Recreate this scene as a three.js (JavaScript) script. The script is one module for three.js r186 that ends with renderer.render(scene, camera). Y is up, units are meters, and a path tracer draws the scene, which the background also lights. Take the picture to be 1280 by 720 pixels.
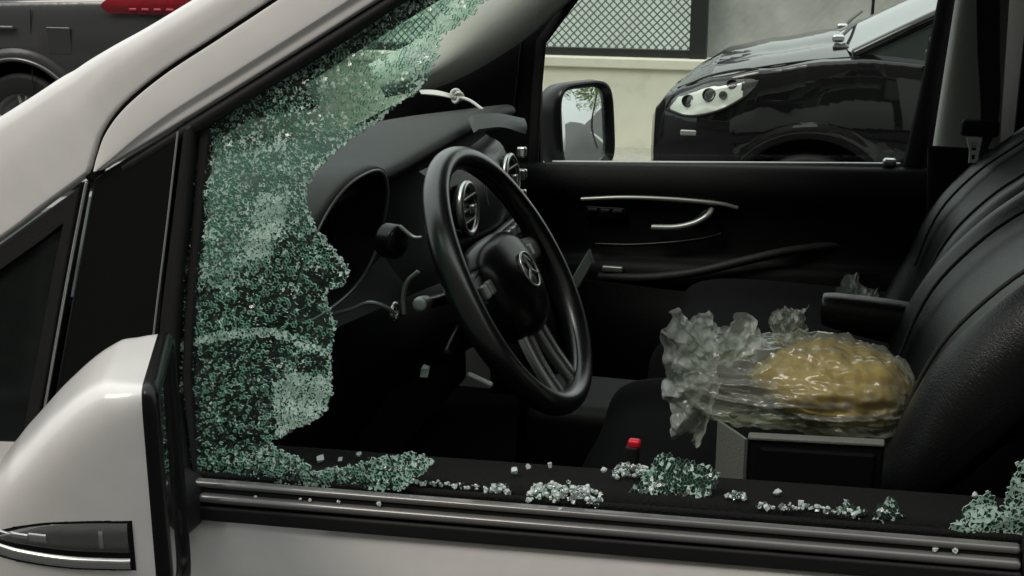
import * as THREE from 'three';
import { RoundedBoxGeometry } from 'three/addons/geometries/RoundedBoxGeometry.js';
import { ImprovedNoise } from 'three/addons/math/ImprovedNoise.js';
import { mergeGeometries, mergeVertices, toCreasedNormals } from 'three/addons/utils/BufferGeometryUtils.js';

// ---------------------------------------------------------------- camera, sky, sun, exposure
const scene = new THREE.Scene();
const camera = new THREE.PerspectiveCamera(24.92, 16 / 9, 0.05, 400);
camera.position.set(0, 1.75, 1.3);
camera.lookAt(-0.2537, 1.4744, 0.3728);
const renderer = new THREE.WebGLRenderer({ antialias: true });
renderer.toneMapping = THREE.LinearToneMapping;
renderer.toneMappingExposure = 1.35;
renderer.shadowMap.enabled = true;
{ // overcast sky, brighter overhead, broken by soft cloud
  const W = 256, H = 128, d = new Float32Array(W * H * 4), nz = new ImprovedNoise();
  for (let j = 0; j < H; j++) for (let i = 0; i < W; i++) {
    const el = (j + 0.5) / H * Math.PI - Math.PI / 2, az = i / W * Math.PI * 2;
    const dx = Math.cos(el) * Math.cos(az), dz = Math.cos(el) * Math.sin(az), dy = Math.sin(el);
    let f = 0;
    for (let o = 0, a = 0.5, s = 2.2; o < 4; o++, a *= 0.5, s *= 2.1) f += a * nz.noise(dx * s + 7, dy * s * 1.8, dz * s + 3);
    const up = Math.max(0, dy);
    const L = (0.58 + 0.62 * up) * (1 + 0.55 * f);
    const k = (j * W + i) * 4;
    d[k] = L * 0.97; d[k + 1] = L * 1.0; d[k + 2] = L * 0.99; d[k + 3] = 1;
  }
  const t = new THREE.DataTexture(d, W, H, THREE.RGBAFormat, THREE.FloatType);
  t.mapping = THREE.EquirectangularReflectionMapping; t.magFilter = THREE.LinearFilter; t.minFilter = THREE.LinearFilter;
  t.wrapS = THREE.RepeatWrapping; t.needsUpdate = true;
  scene.background = t; scene.environment = t;
}
const sun = new THREE.DirectionalLight(0xfff4e6, 1.1);
sun.position.set(-4.5, 9, 3.2); sun.target.position.set(-0.4, 1, -1);
sun.castShadow = true; sun.shadow.radius = 45; sun.shadow.mapSize.set(2048, 2048);
Object.assign(sun.shadow.camera, { left: -12, right: 12, top: 12, bottom: -12, near: 0.5, far: 40 });
scene.add(sun, sun.target);

// ---------------------------------------------------------------- helpers
let seed = 20251;
const rnd = () => { seed = (seed * 1664525 + 1013904223) >>> 0; return seed / 4294967296; };
const rr = (a, b) => a + (b - a) * rnd();
const perlin = new ImprovedNoise();
const fbm = (x, y, z, o = 4) => { let s = 0, a = 0.5; for (let i = 0; i < o; i++) { s += a * perlin.noise(x, y, z); x *= 2.03; y *= 2.03; z *= 2.03; a *= 0.5; } return s; };
const V = (p) => new THREE.Vector3(p[0], p[1], p[2]);
const lin = (r, g, b) => new THREE.Color().setRGB(r, g, b);
function noiseTex(n, fn, srgb, rep = 1) { // tileable: fn(u, v) gets points on a torus
  const d = new Uint8Array(n * n * 4);
  for (let j = 0; j < n; j++) for (let i = 0; i < n; i++) {
    const c = fn(i / n, j / n), k = (j * n + i) * 4;
    for (let q = 0; q < 3; q++) d[k + q] = Math.max(0, Math.min(255, 255 * (Array.isArray(c) ? c[q] : c)));
    d[k + 3] = 255;
  }
  const t = new THREE.DataTexture(d, n, n); t.magFilter = THREE.LinearFilter; t.minFilter = THREE.LinearMipmapLinearFilter; t.generateMipmaps = true;
  t.wrapS = t.wrapT = THREE.RepeatWrapping; t.repeat.set(rep, rep); if (srgb) t.colorSpace = THREE.SRGBColorSpace; t.needsUpdate = true; return t;
}
const tor = (u, v, s, o = 4) => { // periodic fbm
  const a = u * 6.2832, b = v * 6.2832, R = s / 6.2832;
  return fbm(Math.cos(a) * R + 5, Math.sin(a) * R + Math.cos(b) * R + 9, Math.sin(b) * R + 3, o);
};
function worldUV(g) { // uv in metres from the dominant direction of each face
  if (g.index) g = g.toNonIndexed();
  const p = g.attributes.position, uv = new Float32Array(p.count * 2), a = new THREE.Vector3(), b = new THREE.Vector3(), c = new THREE.Vector3();
  for (let i = 0; i < p.count; i += 3) {
    a.fromBufferAttribute(p, i); b.fromBufferAttribute(p, i + 1).sub(a); c.fromBufferAttribute(p, i + 2).sub(a); b.cross(c);
    const n = [Math.abs(b.x), Math.abs(b.y), Math.abs(b.z)], m = n.indexOf(Math.max(...n));
    for (let q = 0; q < 3; q++) { const x = p.getX(i + q), y = p.getY(i + q), z = p.getZ(i + q); uv[(i + q) * 2] = m === 0 ? z : x; uv[(i + q) * 2 + 1] = m === 1 ? z : y; }
  }
  g.setAttribute('uv', new THREE.BufferAttribute(uv, 2)); return g;
}
function mesh(name, g, m, parent) {
  if (m.map || m.bumpMap || m.roughnessMap) g = worldUV(g);
  const o = new THREE.Mesh(g, m); o.name = name; o.castShadow = o.receiveShadow = true; parent.add(o); return o;
}
const used = {};
function numbered(n) { used[n] = (used[n] || 0) + 1; return used[n] === 1 ? n : n + '_' + String(used[n] - 1).padStart(3, '0'); }
function thing(name, label, category, group) {
  const g = new THREE.Group(); g.name = numbered(name); g.userData = { label, category }; if (group) g.userData.group = group; scene.add(g); return g;
}
function setBase(g, b) { g.position.set(...b); for (const c of g.children) c.position.sub(g.position); }
function cr(pts, n, linear) { // resample a row of points
  const v = pts.map(V);
  if (linear || pts.length === 2) {
    const out = []; for (let i = 0; i <= n; i++) { const t = i / n * (v.length - 1), k = Math.min(v.length - 2, Math.floor(t)); out.push(v[k].clone().lerp(v[k + 1], t - k)); } return out;
  }
  const c = new THREE.CatmullRomCurve3(v, false, 'catmullrom', 0.5), out = []; for (let i = 0; i <= n; i++) out.push(c.getPoint(i / n)); return out;
}
function grid(P, thick = 0, closeV = false) { // P[i][j] of Vector3 -> geometry, with thickness along -normal
  const a = P.length, b = P[0].length, pos = [], idx = [];
  for (const r of P) for (const p of r) pos.push(p.x, p.y, p.z);
  for (let i = 0; i < a - 1; i++) for (let j = 0; j < b - 1; j++) { const k = i * b + j; idx.push(k, k + 1, k + b, k + 1, k + b + 1, k + b); }
  let g = new THREE.BufferGeometry(); g.setAttribute('position', new THREE.Float32BufferAttribute(pos, 3)); g.setIndex(idx);
  if (closeV) g = mergeVertices(g, 1e-6);
  g.computeVertexNormals();
  if (!thick) return g;
  const n = g.attributes.normal, np = a * b, p2 = pos.slice(), i2 = idx.slice();
  for (let k = 0; k < np; k++) p2.push(pos[k * 3] - n.getX(k) * thick, pos[k * 3 + 1] - n.getY(k) * thick, pos[k * 3 + 2] - n.getZ(k) * thick);
  for (let k = 0; k < idx.length; k += 3) i2.push(idx[k] + np, idx[k + 2] + np, idx[k + 1] + np);
  const edge = []; for (let j = 0; j < b; j++) edge.push(j); for (let i = 1; i < a; i++) edge.push(i * b + b - 1);
  for (let j = b - 2; j >= 0; j--) edge.push((a - 1) * b + j); for (let i = a - 2; i >= 0; i--) edge.push(i * b);
  for (let k = 0; k < edge.length - 1; k++) { const s = edge[k], t = edge[k + 1]; i2.push(s, s + np, t, t, s + np, t + np); }
  g = new THREE.BufferGeometry(); g.setAttribute('position', new THREE.Float32BufferAttribute(p2, 3)); g.setIndex(i2);
  return toCreasedNormals(g, 0.7);
}
function loft(rows, o = {}) {
  const nv = o.nv || 24, nu = o.nu || 12, R = rows.map((r) => cr(r, nv, o.linV)), P = [];
  for (let i = 0; i <= nu; i++) P.push([]);
  for (let j = 0; j <= nv; j++) { const col = cr(R.map((r) => r[j].toArray()), nu, o.linU); for (let i = 0; i <= nu; i++) P[i].push(col[i]); }
  if (o.disp) for (let i = 0; i <= nu; i++) for (let j = 0; j <= nv; j++) o.disp(P[i][j], i / nu, j / nv);
  return grid(P, o.flip ? -(o.thick || 0) : o.thick || 0, o.closed);
}
function tube(pts, r, n = 24, rad = 8, closed = false, tension) {
  const c = pts.length === 2 ? new THREE.LineCurve3(V(pts[0]), V(pts[1])) : new THREE.CatmullRomCurve3(pts.map(V), closed, 'catmullrom', 0.5);
  const g = new THREE.TubeGeometry(c, pts.length === 2 ? 1 : n, r, rad, closed); if (closed) return g;
  const caps = [g]; for (const [t, s] of [[0, -1], [1, 1]]) { const p = c.getPoint(t), d = c.getTangent(t).multiplyScalar(s); const cp = new THREE.SphereGeometry(r, rad, 4, 0, Math.PI * 2, 0, Math.PI / 2); cp.scale(1, 0.5, 1); cp.applyQuaternion(new THREE.Quaternion().setFromUnitVectors(new THREE.Vector3(0, 1, 0), d)); cp.translate(p.x, p.y, p.z); caps.push(cp); }
  return mergeGeometries(caps.map((q) => q.toNonIndexed()));
}
function plate(pts, z0, depth, bevel = 0.002, k = 0, yk = 1.15) { // outline in x, y, front face at z0 - k * (y - yk), body behind it
  const s = new THREE.Shape(pts.map((p) => new THREE.Vector2(p[0], p[1])));
  const g = new THREE.ExtrudeGeometry(s, { depth: depth - 2 * bevel, bevelEnabled: bevel > 0, bevelSize: bevel, bevelThickness: bevel, bevelOffset: -bevel, bevelSegments: 2, curveSegments: 16 });
  const p = g.attributes.position; for (let i = 0; i < p.count; i++) p.setZ(i, p.getZ(i) + z0 - depth + bevel - k * (p.getY(i) - yk));
  g.computeVertexNormals(); return g;
}
function bar(a, b, h, d, r = 0.002) { // rounded bar from a to b, h tall, d deep
  const A = V(a), B = V(b), L = A.distanceTo(B), g = new RoundedBoxGeometry(L, h, d, 3, Math.min(r, h / 2.05, d / 2.05));
  const x = B.clone().sub(A).normalize(), z0 = new THREE.Vector3(0, 0, 1), y = z0.clone().cross(x).normalize(), z = x.clone().cross(y);
  g.applyMatrix4(new THREE.Matrix4().makeBasis(x, y, z)); const m = A.add(B).multiplyScalar(0.5); g.translate(m.x, m.y, m.z); return g;
}
function rbox(c, s, r = 0.01, rot) { const g = new RoundedBoxGeometry(s[0], s[1], s[2], 3, Math.min(r, ...s.map((q) => q / 2.05))); if (rot) g.applyMatrix4(new THREE.Matrix4().makeRotationFromEuler(new THREE.Euler(...rot))); g.translate(...c); return g; }
const merge = (a) => mergeGeometries(a.map((g) => { g = g.index ? g.toNonIndexed() : g; for (const k of Object.keys(g.attributes)) if (!['position', 'normal'].includes(k)) g.deleteAttribute(k); return g; }));
function orient(g, pos, xAxis, yAxis) { const x = V(xAxis).normalize(), y = V(yAxis).normalize(), z = x.clone().cross(y).normalize(); y.copy(z).cross(x); g.applyMatrix4(new THREE.Matrix4().makeBasis(x, y, z)); g.translate(...pos); return g; }

// ---------------------------------------------------------------- materials
const std = (c, roughness, o = {}) => new THREE.MeshStandardMaterial({ color: c, roughness, ...o });
const phy = (c, roughness, o = {}) => new THREE.MeshPhysicalMaterial({ color: c, roughness, ...o });
const bumpFine = noiseTex(256, (u, v) => 0.5 + 1.1 * tor(u, v, 60, 3), false, 8);
const bumpLeather = noiseTex(256, (u, v) => { const a = tor(u, v, 46, 2); return 0.5 - Math.abs(a) * 1.6; }, false, 9);
const dustR = noiseTex(512, (u, v) => 0.33 + 0.30 * tor(u, v, 9, 5) + 0.25 * tor(v + 0.3, u, 40, 3), false, 1.2);
const whiteTex = noiseTex(512, (u, v) => { const n = tor(u, v, 14, 6); const k = 0.875 + 0.03 * n; return [k, k * 0.992, k * 0.98]; }, true, 1.6);
const M = {
  white: phy(0xffffff, 0.34, { map: whiteTex, clearcoat: 0.8, clearcoatRoughness: 0.10 }),
  black: phy(lin(0.0045, 0.005, 0.0052), 0.55, { specularIntensity: 0.35, bumpMap: bumpFine, bumpScale: 0.0004 }),
  gloss: phy(lin(0.006, 0.006, 0.0066), 0.26, { specularIntensity: 0.55 }),
  rubber: phy(lin(0.010, 0.010, 0.0105), 0.6, { specularIntensity: 0.6, bumpMap: bumpFine, bumpScale: 0.0002 }),
  felt: phy(lin(0.008, 0.008, 0.008), 0.95, { specularIntensity: 0.3, bumpMap: bumpFine, bumpScale: 0.0012 }),
  railGrey: std(lin(0.15, 0.147, 0.145), 0.45, { metalness: 0.25, roughnessMap: dustR }),
  dash: phy(lin(0.016, 0.0178, 0.0172), 0.6, { specularIntensity: 0.8, bumpMap: bumpLeather, bumpScale: 0.0006 }),
  leather: phy(lin(0.004, 0.0047, 0.005), 0.36, { specularIntensity: 0.9, bumpMap: bumpLeather, bumpScale: 0.0005 }),
  wheelLeather: phy(lin(0.006, 0.0065, 0.0068), 0.30, { clearcoat: 0.9, clearcoatRoughness: 0.28, bumpMap: bumpLeather, bumpScale: 0.0002 }),
  silver: std(lin(0.60, 0.61, 0.60), 0.26, { metalness: 0.9 }),
  satin: std(lin(0.36, 0.37, 0.36), 0.38, { metalness: 0.6 }),
  trimGrey: std(lin(0.62, 0.62, 0.585), 0.9, { bumpMap: bumpFine, bumpScale: 0.0006 }),
  boxGrey: std(lin(0.13, 0.14, 0.125), 0.6, { bumpMap: bumpFine, bumpScale: 0.0006 }),
  seatCloth: phy(lin(0.004, 0.0042, 0.0044), 0.9, { specularIntensity: 0.25, bumpMap: bumpFine, bumpScale: 0.0008 }),
  carpet: phy(lin(0.006, 0.006, 0.006), 1, { specularIntensity: 0.2 }),
  clear: phy(lin(0.86, 0.95, 0.91), 0.02, { transmission: 1, thickness: 0, ior: 1.5 }),
  tint: phy(lin(0.90, 0.97, 0.93), 0.02, { transmission: 1, thickness: 0, ior: 1.5, specularIntensity: 0.5 }),
  darkGlass: phy(lin(0.02, 0.024, 0.024), 0.05, { transmission: 0.5, thickness: 0, ior: 1.5, specularIntensity: 0.5 }),
  mirror: std(lin(0.85, 0.87, 0.86), 0.02, { metalness: 1 }),
  red: phy(lin(0.7, 0.012, 0.03), 0.35, {}),
  cellClear: phy(lin(0.72, 0.89, 0.81), 0.12, { transmission: 1, thickness: 0, ior: 1.5 }),
  cellFrost: phy(lin(0.62, 0.82, 0.73), 0.6, { transmission: 0.45, thickness: 0, ior: 1.5 }),
  cellEdge: phy(lin(0.60, 0.82, 0.73), 0.4, { transmission: 0.4, thickness: 0, ior: 1.5 }),
  crumb: phy(lin(0.80, 0.88, 0.85), 0.25, { transmission: 0.35, thickness: 0, ior: 1.5 }),
  crumbClear: phy(lin(0.90, 0.97, 0.94), 0.03, { transmission: 1, thickness: 0.004, ior: 1.5 }),
};

// ================================================================ SETTING
const asphaltTex = noiseTex(512, (u, v) => { const k = 0.27 + 0.05 * tor(u, v, 8, 5) + 0.16 * tor(v, u, 90, 2); return [k, k, k * 1.01]; }, true, 0.5);
const paveTex = noiseTex(512, (u, v) => { const k = 0.66 + 0.08 * tor(u, v, 7, 5) + 0.10 * tor(v, u, 80, 2); return [k, k * 0.99, k * 0.93]; }, true, 0.6);
const wallTex = noiseTex(512, (u, v) => { const n = tor(u, v, 6, 6), m = Math.max(0, tor(v, u + 0.4, 16, 4) - 0.1); const k = 0.91 + 0.05 * n - 0.12 * m; return [k, k * 0.992, k * 0.92]; }, true, 0.5);
const concTex = noiseTex(512, (u, v) => { const n = tor(u, v, 7, 6); const k = 0.70 + 0.13 * n + 0.06 * tor(v, u, 60, 2); return [k, k * 1.005, k * 0.985]; }, true, 0.45);
const mAsphalt = std(0xffffff, 0.88, { map: asphaltTex, bumpMap: bumpFine, bumpScale: 0.003 });
const mPave = std(0xffffff, 0.85, { map: paveTex, bumpMap: bumpFine, bumpScale: 0.001 });
const mWall = std(0xffffff, 0.9, { map: wallTex, bumpMap: bumpFine, bumpScale: 0.001 });
const mConc = std(0xffffff, 0.9, { map: concTex, bumpMap: bumpFine, bumpScale: 0.001 });
function struct(name, g, m) { const o = mesh(numbered(name), g, m, scene); o.userData = { kind: 'structure' }; return o; }
{
  const g = new THREE.PlaneGeometry(240, 240); g.rotateX(-Math.PI / 2); struct('road', g, mAsphalt);
}
{ // pavement along the far wall with a row of kerb stones and separate slabs
  const pv = struct('pavement', rbox([0, 0.04, -7.6], [44, 0.08, 0.9], 0.01), mPave);
  for (let k = 0; k < 14; k++) mesh('kerb_stone', rbox([-7.5 + k * 1.0, 0.055, -7.06], [0.992, 0.11, 0.16], 0.012), mPave, pv);
  for (let k = 0; k < 12; k++) for (let r = 0; r < 2; r++) mesh('paving_slab', rbox([-6 + k * 0.62, 0.098 + rr(0, 0.003), -7.45 - r * 0.62], [0.612, 0.02, 0.612], 0.004), mPave, pv);
}
{ // low wall behind the pavement: render over concrete, coping, slight angle to the street
  const w = thing('low_wall', 'low cream rendered wall with a coping under the wire fence', 'wall');
  const y = 0.68;
  for (let k = 0; k < 9; k++) {
    const x = -8.2 + k * 1.6;
    mesh('wall_panel', rbox([x, y / 2, -8.15], [1.592, y, 0.22], 0.006), mWall, w);
    mesh('coping', rbox([x, y + 0.04, -8.15], [1.592, 0.076, 0.27], 0.012), mWall, w);
  }
  setBase(w, [-1.8, 0, -8.15]);
}
{ // wire mesh fence on the wall
  const f = thing('mesh_fence', 'dark framed diamond mesh fence standing on the low cream wall', 'fence');
  const mPost = std(lin(0.02, 0.022, 0.021), 0.5), mWire = std(lin(0.16, 0.19, 0.17), 0.5, { metalness: 0.4 });
  const z = -8.12, y0 = 0.79, y1 = 1.9;
  for (const x of [-7.4, -4.3, -1.2]) mesh('post', rbox([x, (0.757 + y1) / 2, z], [0.12, y1 - 0.757, 0.08], 0.006), mPost, f);
  for (const [a, b] of [[-7.34, -4.36], [-4.24, -1.26]]) {
    mesh('rail', rbox([(a + b) / 2, y0, z], [b - a, 0.055, 0.05], 0.005), mPost, f);
    mesh('rail', rbox([(a + b) / 2, y1 - 0.03, z], [b - a, 0.055, 0.05], 0.005), mPost, f);
    const ws = [], s = 0.058, hgt = y1 - y0 - 0.06;
    for (let k = -Math.ceil(hgt / s); k * s < b - a; k++) for (const sg of [1, -1]) {
      let xa = a + k * s, xb = xa + hgt, ya = y0 + 0.03, yb = y0 + 0.03 + hgt;
      if (xa < a) { ya += a - xa; xa = a; } if (xb > b) { yb -= xb - b; xb = b; }
      if (xb - xa < 0.02) continue;
      const m = sg > 0 ? [[xa, ya, z], [xb, yb, z]] : [[a + b - xa, ya, z - 0.006], [a + b - xb, yb, z - 0.006]];
      ws.push(new THREE.TubeGeometry(new THREE.LineCurve3(V(m[0]), V(m[1])), 1, 0.005, 4));
    }
    const o = mesh('wire_mesh', merge(ws), mWire, f); o.userData.kind = 'stuff';
  }
  setBase(f, [-4.3, 0.756, z]);
}
{ // tall concrete panel wall right of the fence
  const w = thing('concrete_wall', 'grey concrete panel wall beside the end post of the fence', 'wall');
  for (let k = 0; k < 5; k++) mesh('concrete_panel', rbox([-0.60 + k * 1.16, 0.76, -8.35], [1.14, 1.52, 0.2], 0.008), mConc, w);
  mesh('backing', rbox([1.72, 0.75, -8.51], [5.8, 1.5, 0.1], 0.004), mConc, w);
  setBase(w, [1.7, 0, -8.35]);
}
{ // pale rendered house across the yard behind the fence
  const w = thing('garden_wall', 'pale green grey garden wall across the yard behind the wire fence', 'wall');
  const mB = std(0xffffff, 0.9, { map: noiseTex(256, (u, v) => { const k = 0.90 + 0.07 * tor(u, v, 8, 5); return [k * 0.95, k, k * 0.96]; }, true, 0.3) });
  for (let k = 0; k < 8; k++) mesh('wall_panel', rbox([-18 + k * 3, 0.72, -15.5], [2.98, 1.44, 0.3], 0.02), mB, w);
  setBase(w, [-8, 0, -15.5]);
}
// ================================================================ THE VAN (front towards -x, driver's side towards the camera)
const van = thing('white_van', 'white van with a smashed driver side window and black interior', 'van');
const gz = (y, o = 0) => o - 0.2 * (y - 1.15);            // plane of the side glass and door frames

// ---- front side body: pillar and wing, rolled over at the windscreen edge and at the door gap
{
  const low = [[-1.5449, 0.9985, 0.0303], [-1.198, 1.2496, -0.0199], [-1.0231, 1.3649, -0.043], [-0.9674, 1.4048, -0.051], [-0.9129, 1.443, -0.0586], [-0.9044, 1.4519, -0.0604], [-0.8994, 1.4691, -0.0638], [-0.8882, 1.4987, -0.0697], [-0.8611, 1.5323, -0.0765], [-0.8112, 1.5709, -0.0842], [-0.7459, 1.6109, -0.0922], [-0.6706, 1.6571, -0.1014], [-0.5918, 1.7054, -0.1111], [-0.4991, 1.7607, -0.1221]];
  const top = [[-1.5433, 1.2226, -0.0145], [-1.1998, 1.4196, -0.0539], [-1.0262, 1.5188, -0.0738], [-0.9928, 1.538, -0.0776], [-0.9577, 1.559, -0.0818], [-0.9381, 1.569, -0.0838], [-0.9219, 1.5788, -0.0858], [-0.9037, 1.5886, -0.0877], [-0.8792, 1.6013, -0.0903], [-0.8423, 1.6196, -0.0939], [-0.7906, 1.6479, -0.0996], [-0.725, 1.6848, -0.107], [-0.6515, 1.7278, -0.1156], [-0.5662, 1.778, -0.1256]];
  const mixr = (t, dz, lift = 0) => low.map((p, i) => [p[0] + (top[i][0] - p[0]) * t, p[1] + (top[i][1] - p[1]) * t + lift, p[2] + (top[i][2] - p[2]) * t + dz]);
  const rows = [mixr(0.0, -0.022), mixr(0.0, -0.010), mixr(0.006, -0.004), mixr(0.02, -0.001), mixr(0.05, 0.0), mixr(0.2, 0.001), mixr(0.4, 0.002), mixr(0.6, 0.0015), mixr(0.78, -0.002), mixr(0.88, -0.006), mixr(0.95, -0.013), mixr(0.99, -0.025), mixr(1.0, -0.05, -0.004)];
  const a = mesh('front_pillar', loft(rows, { nv: 120, nu: 60 }), M.white, van);
  // dark weatherstrip behind the gap
  mesh('gap_seal', tube([[-0.9071, 1.4402, -0.08], [-0.9034, 1.4652, -0.085], [-0.891, 1.4952, -0.091], [-0.8635, 1.5275, -0.0975], [-0.8151, 1.5637, -0.1047], [-0.749, 1.6052, -0.113], [-0.6736, 1.6504, -0.1221], [-0.591, 1.7013, -0.1323], [-0.5065, 1.754, -0.1428]], 0.012, 60), M.rubber, a);
  mesh('windscreen_seal', tube(mixr(1.0, -0.07, -0.012), 0.011, 60), M.rubber, a);
  mesh('pillar_lining', loft([mixr(0.1, -0.05), mixr(0.5, -0.075), mixr(0.95, -0.085, -0.02)], { nv: 60, nu: 10 }), M.black, a);
}
// ---- quarter window ahead of the door
{
  const fr = [[-1.4243, 1.0653, 0.0169], [-1.1979, 1.2426, -0.0185], [-1.023, 1.3591, -0.0418], [-0.9651, 1.3992, -0.0498], [-0.9159, 1.4324, -0.0565], [-0.9276, 1.3689, -0.0438], [-0.9601, 1.1843, -0.0069], [-0.9826, 1.0712, 0.0158], [-1.4244, 0.9798, 0.034]];
  const inr = [[-1.3338, 1.0904, 0.0119], [-1.1976, 1.2112, -0.0122], [-1.0225, 1.3319, -0.0364], [-0.9722, 1.3661, -0.0432], [-0.9359, 1.3913, -0.0483], [-0.9457, 1.3389, -0.0378], [-0.9779, 1.1708, -0.0042], [-0.9923, 1.0951, 0.011], [-1.3336, 1.0326, 0.0235]];
  const s = new THREE.Shape(fr.map((p) => new THREE.Vector2(p[0], p[1]))); s.holes.push(new THREE.Path(inr.map((p) => new THREE.Vector2(p[0], p[1]))));
  const g = new THREE.ExtrudeGeometry(s, { depth: 0.02, bevelEnabled: true, bevelSize: 0.003, bevelThickness: 0.003, bevelOffset: -0.003, bevelSegments: 2 });
  const p = g.attributes.position; for (let i = 0; i < p.count; i++) p.setZ(i, p.getZ(i) - 0.028 + gz(p.getY(i))); g.computeVertexNormals();
  const q = mesh('quarter_window', g, M.rubber, van);
  mesh('pane', plate(inr.map((v) => [v[0] * 1.0, v[1]]), -0.012, 0.004, 0, 0.2), M.darkGlass, q);
}
// ---- lower wing and bonnet
mesh('front_wing', loft([[[-2.75, 0.84, -0.22], [-2.2, 0.98, -0.06], [-1.5, 1.07, -0.01], [-0.99, 1.115, 0.006]], [[-2.8, 0.62, -0.2], [-2.2, 0.7, -0.01], [-1.5, 0.8, 0.04], [-0.99, 0.85, 0.045]], [[-2.8, 0.4, -0.22], [-2.2, 0.4, -0.03], [-1.5, 0.4, 0.02], [-0.99, 0.4, 0.02]]], { nv: 24, nu: 12, thick: 0.01, flip: true }), M.white, van);
mesh('front_wing', loft([[[-2.75, 0.84, -1.55], [-2.2, 0.98, -1.71], [-1.5, 1.07, -1.76], [-0.8, 1.14, -1.80]], [[-2.8, 0.62, -1.57], [-2.2, 0.7, -1.76], [-1.5, 0.8, -1.81], [-0.8, 0.85, -1.82]], [[-2.8, 0.4, -1.55], [-2.2, 0.4, -1.74], [-1.5, 0.4, -1.79], [-0.8, 0.4, -1.8]]], { nv: 24, nu: 12, thick: 0.01 }), M.white, van);
mesh('bonnet', loft([[[-1.70, 1.10, -0.07], [-1.80, 1.115, -0.88], [-1.70, 1.10, -1.70]], [[-2.2, 0.99, -0.09], [-2.25, 1.04, -0.88], [-2.2, 0.99, -1.68]], [[-2.7, 0.86, -0.26], [-2.8, 0.88, -0.88], [-2.7, 0.86, -1.50]], [[-2.8, 0.5, -0.26], [-2.92, 0.5, -0.88], [-2.8, 0.5, -1.5]]], { nv: 20, nu: 20, thick: 0.006 }), M.white, van);
mesh('bulkhead', rbox([-1.72, 0.72, -0.88], [0.06, 0.66, 1.62], 0.01), M.black, van);

// ---- windscreen and roof
mesh('windscreen', loft([[[-1.69, 1.155, -0.13], [-1.80, 1.15, -0.88], [-1.69, 1.155, -1.63]], [[-1.03, 1.505, -0.15], [-1.12, 1.52, -0.88], [-1.03, 1.505, -1.61]], [[-0.47, 1.80, -0.17], [-0.54, 1.83, -0.88], [-0.47, 1.80, -1.59]]], { nv: 24, nu: 16 }), M.clear, van);
mesh('roof', loft([[[-0.50, 1.775, -0.13], [-0.56, 1.83, -0.88], [-0.50, 1.775, -1.63]], [[-0.2, 1.86, -0.16], [-0.2, 1.90, -0.88], [-0.2, 1.86, -1.6]], [[1.2, 1.88, -0.16], [1.2, 1.92, -0.88], [1.2, 1.88, -1.6]], [[3.2, 1.86, -0.18], [3.2, 1.89, -0.88], [3.2, 1.86, -1.58]]], { nv: 24, nu: 24, thick: 0.02 }), M.white, van);
mesh('headliner', rbox([1.28, 1.835, -0.88], [3.3, 0.02, 1.46], 0.008), M.trimGrey, van);
mesh('floor_pan', rbox([0.35, 0.55, -0.88], [5.1, 0.05, 1.72], 0.01), M.carpet, van);
// ---- load compartment behind the seats
for (const [z, kk] of [[0.0, 1], [-1.78, -1]]) mesh('side_panel', loft([[[0.26, 1.86, z - kk * 0.14], [3.2, 1.86, z - kk * 0.15]], [[0.26, 1.2, z - kk * 0.01], [3.25, 1.2, z - kk * 0.02]], [[0.26, 0.8, z + kk * 0.04], [3.3, 0.8, z + kk * 0.02]], [[0.26, 0.4, z + kk * 0.02], [3.28, 0.4, z]]], { nv: 12, nu: 16, thick: kk > 0 ? 0.03 : -0.03, flip: true }), M.white, van);
mesh('rear_door', rbox([3.24, 1.13, -0.89], [0.06, 1.46, 1.66], 0.02), M.white, van);
mesh('rear_lining', rbox([1.15, 1.2, -0.89], [0.03, 1.28, 1.6], 0.01), M.felt, van);
for (const z of [-0.16, -1.62]) mesh('side_lining', rbox([0.72, 1.22, z], [0.84, 1.2, 0.02], 0.006), M.felt, van);
for (const x of [-1.95, 2.25]) for (const z of [-0.12, -1.66]) {
  const w = mesh('wheel', new THREE.TorusGeometry(0.245, 0.095, 14, 36), M.rubber, van); w.geometry.scale(1, 1, 1.15); w.geometry.translate(x, 0.335, z);
  const r = new THREE.CylinderGeometry(0.2, 0.2, 0.12, 28); r.rotateX(Math.PI / 2); r.translate(x, 0.335, z); mesh('rim', r, M.satin, w);
}

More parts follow.
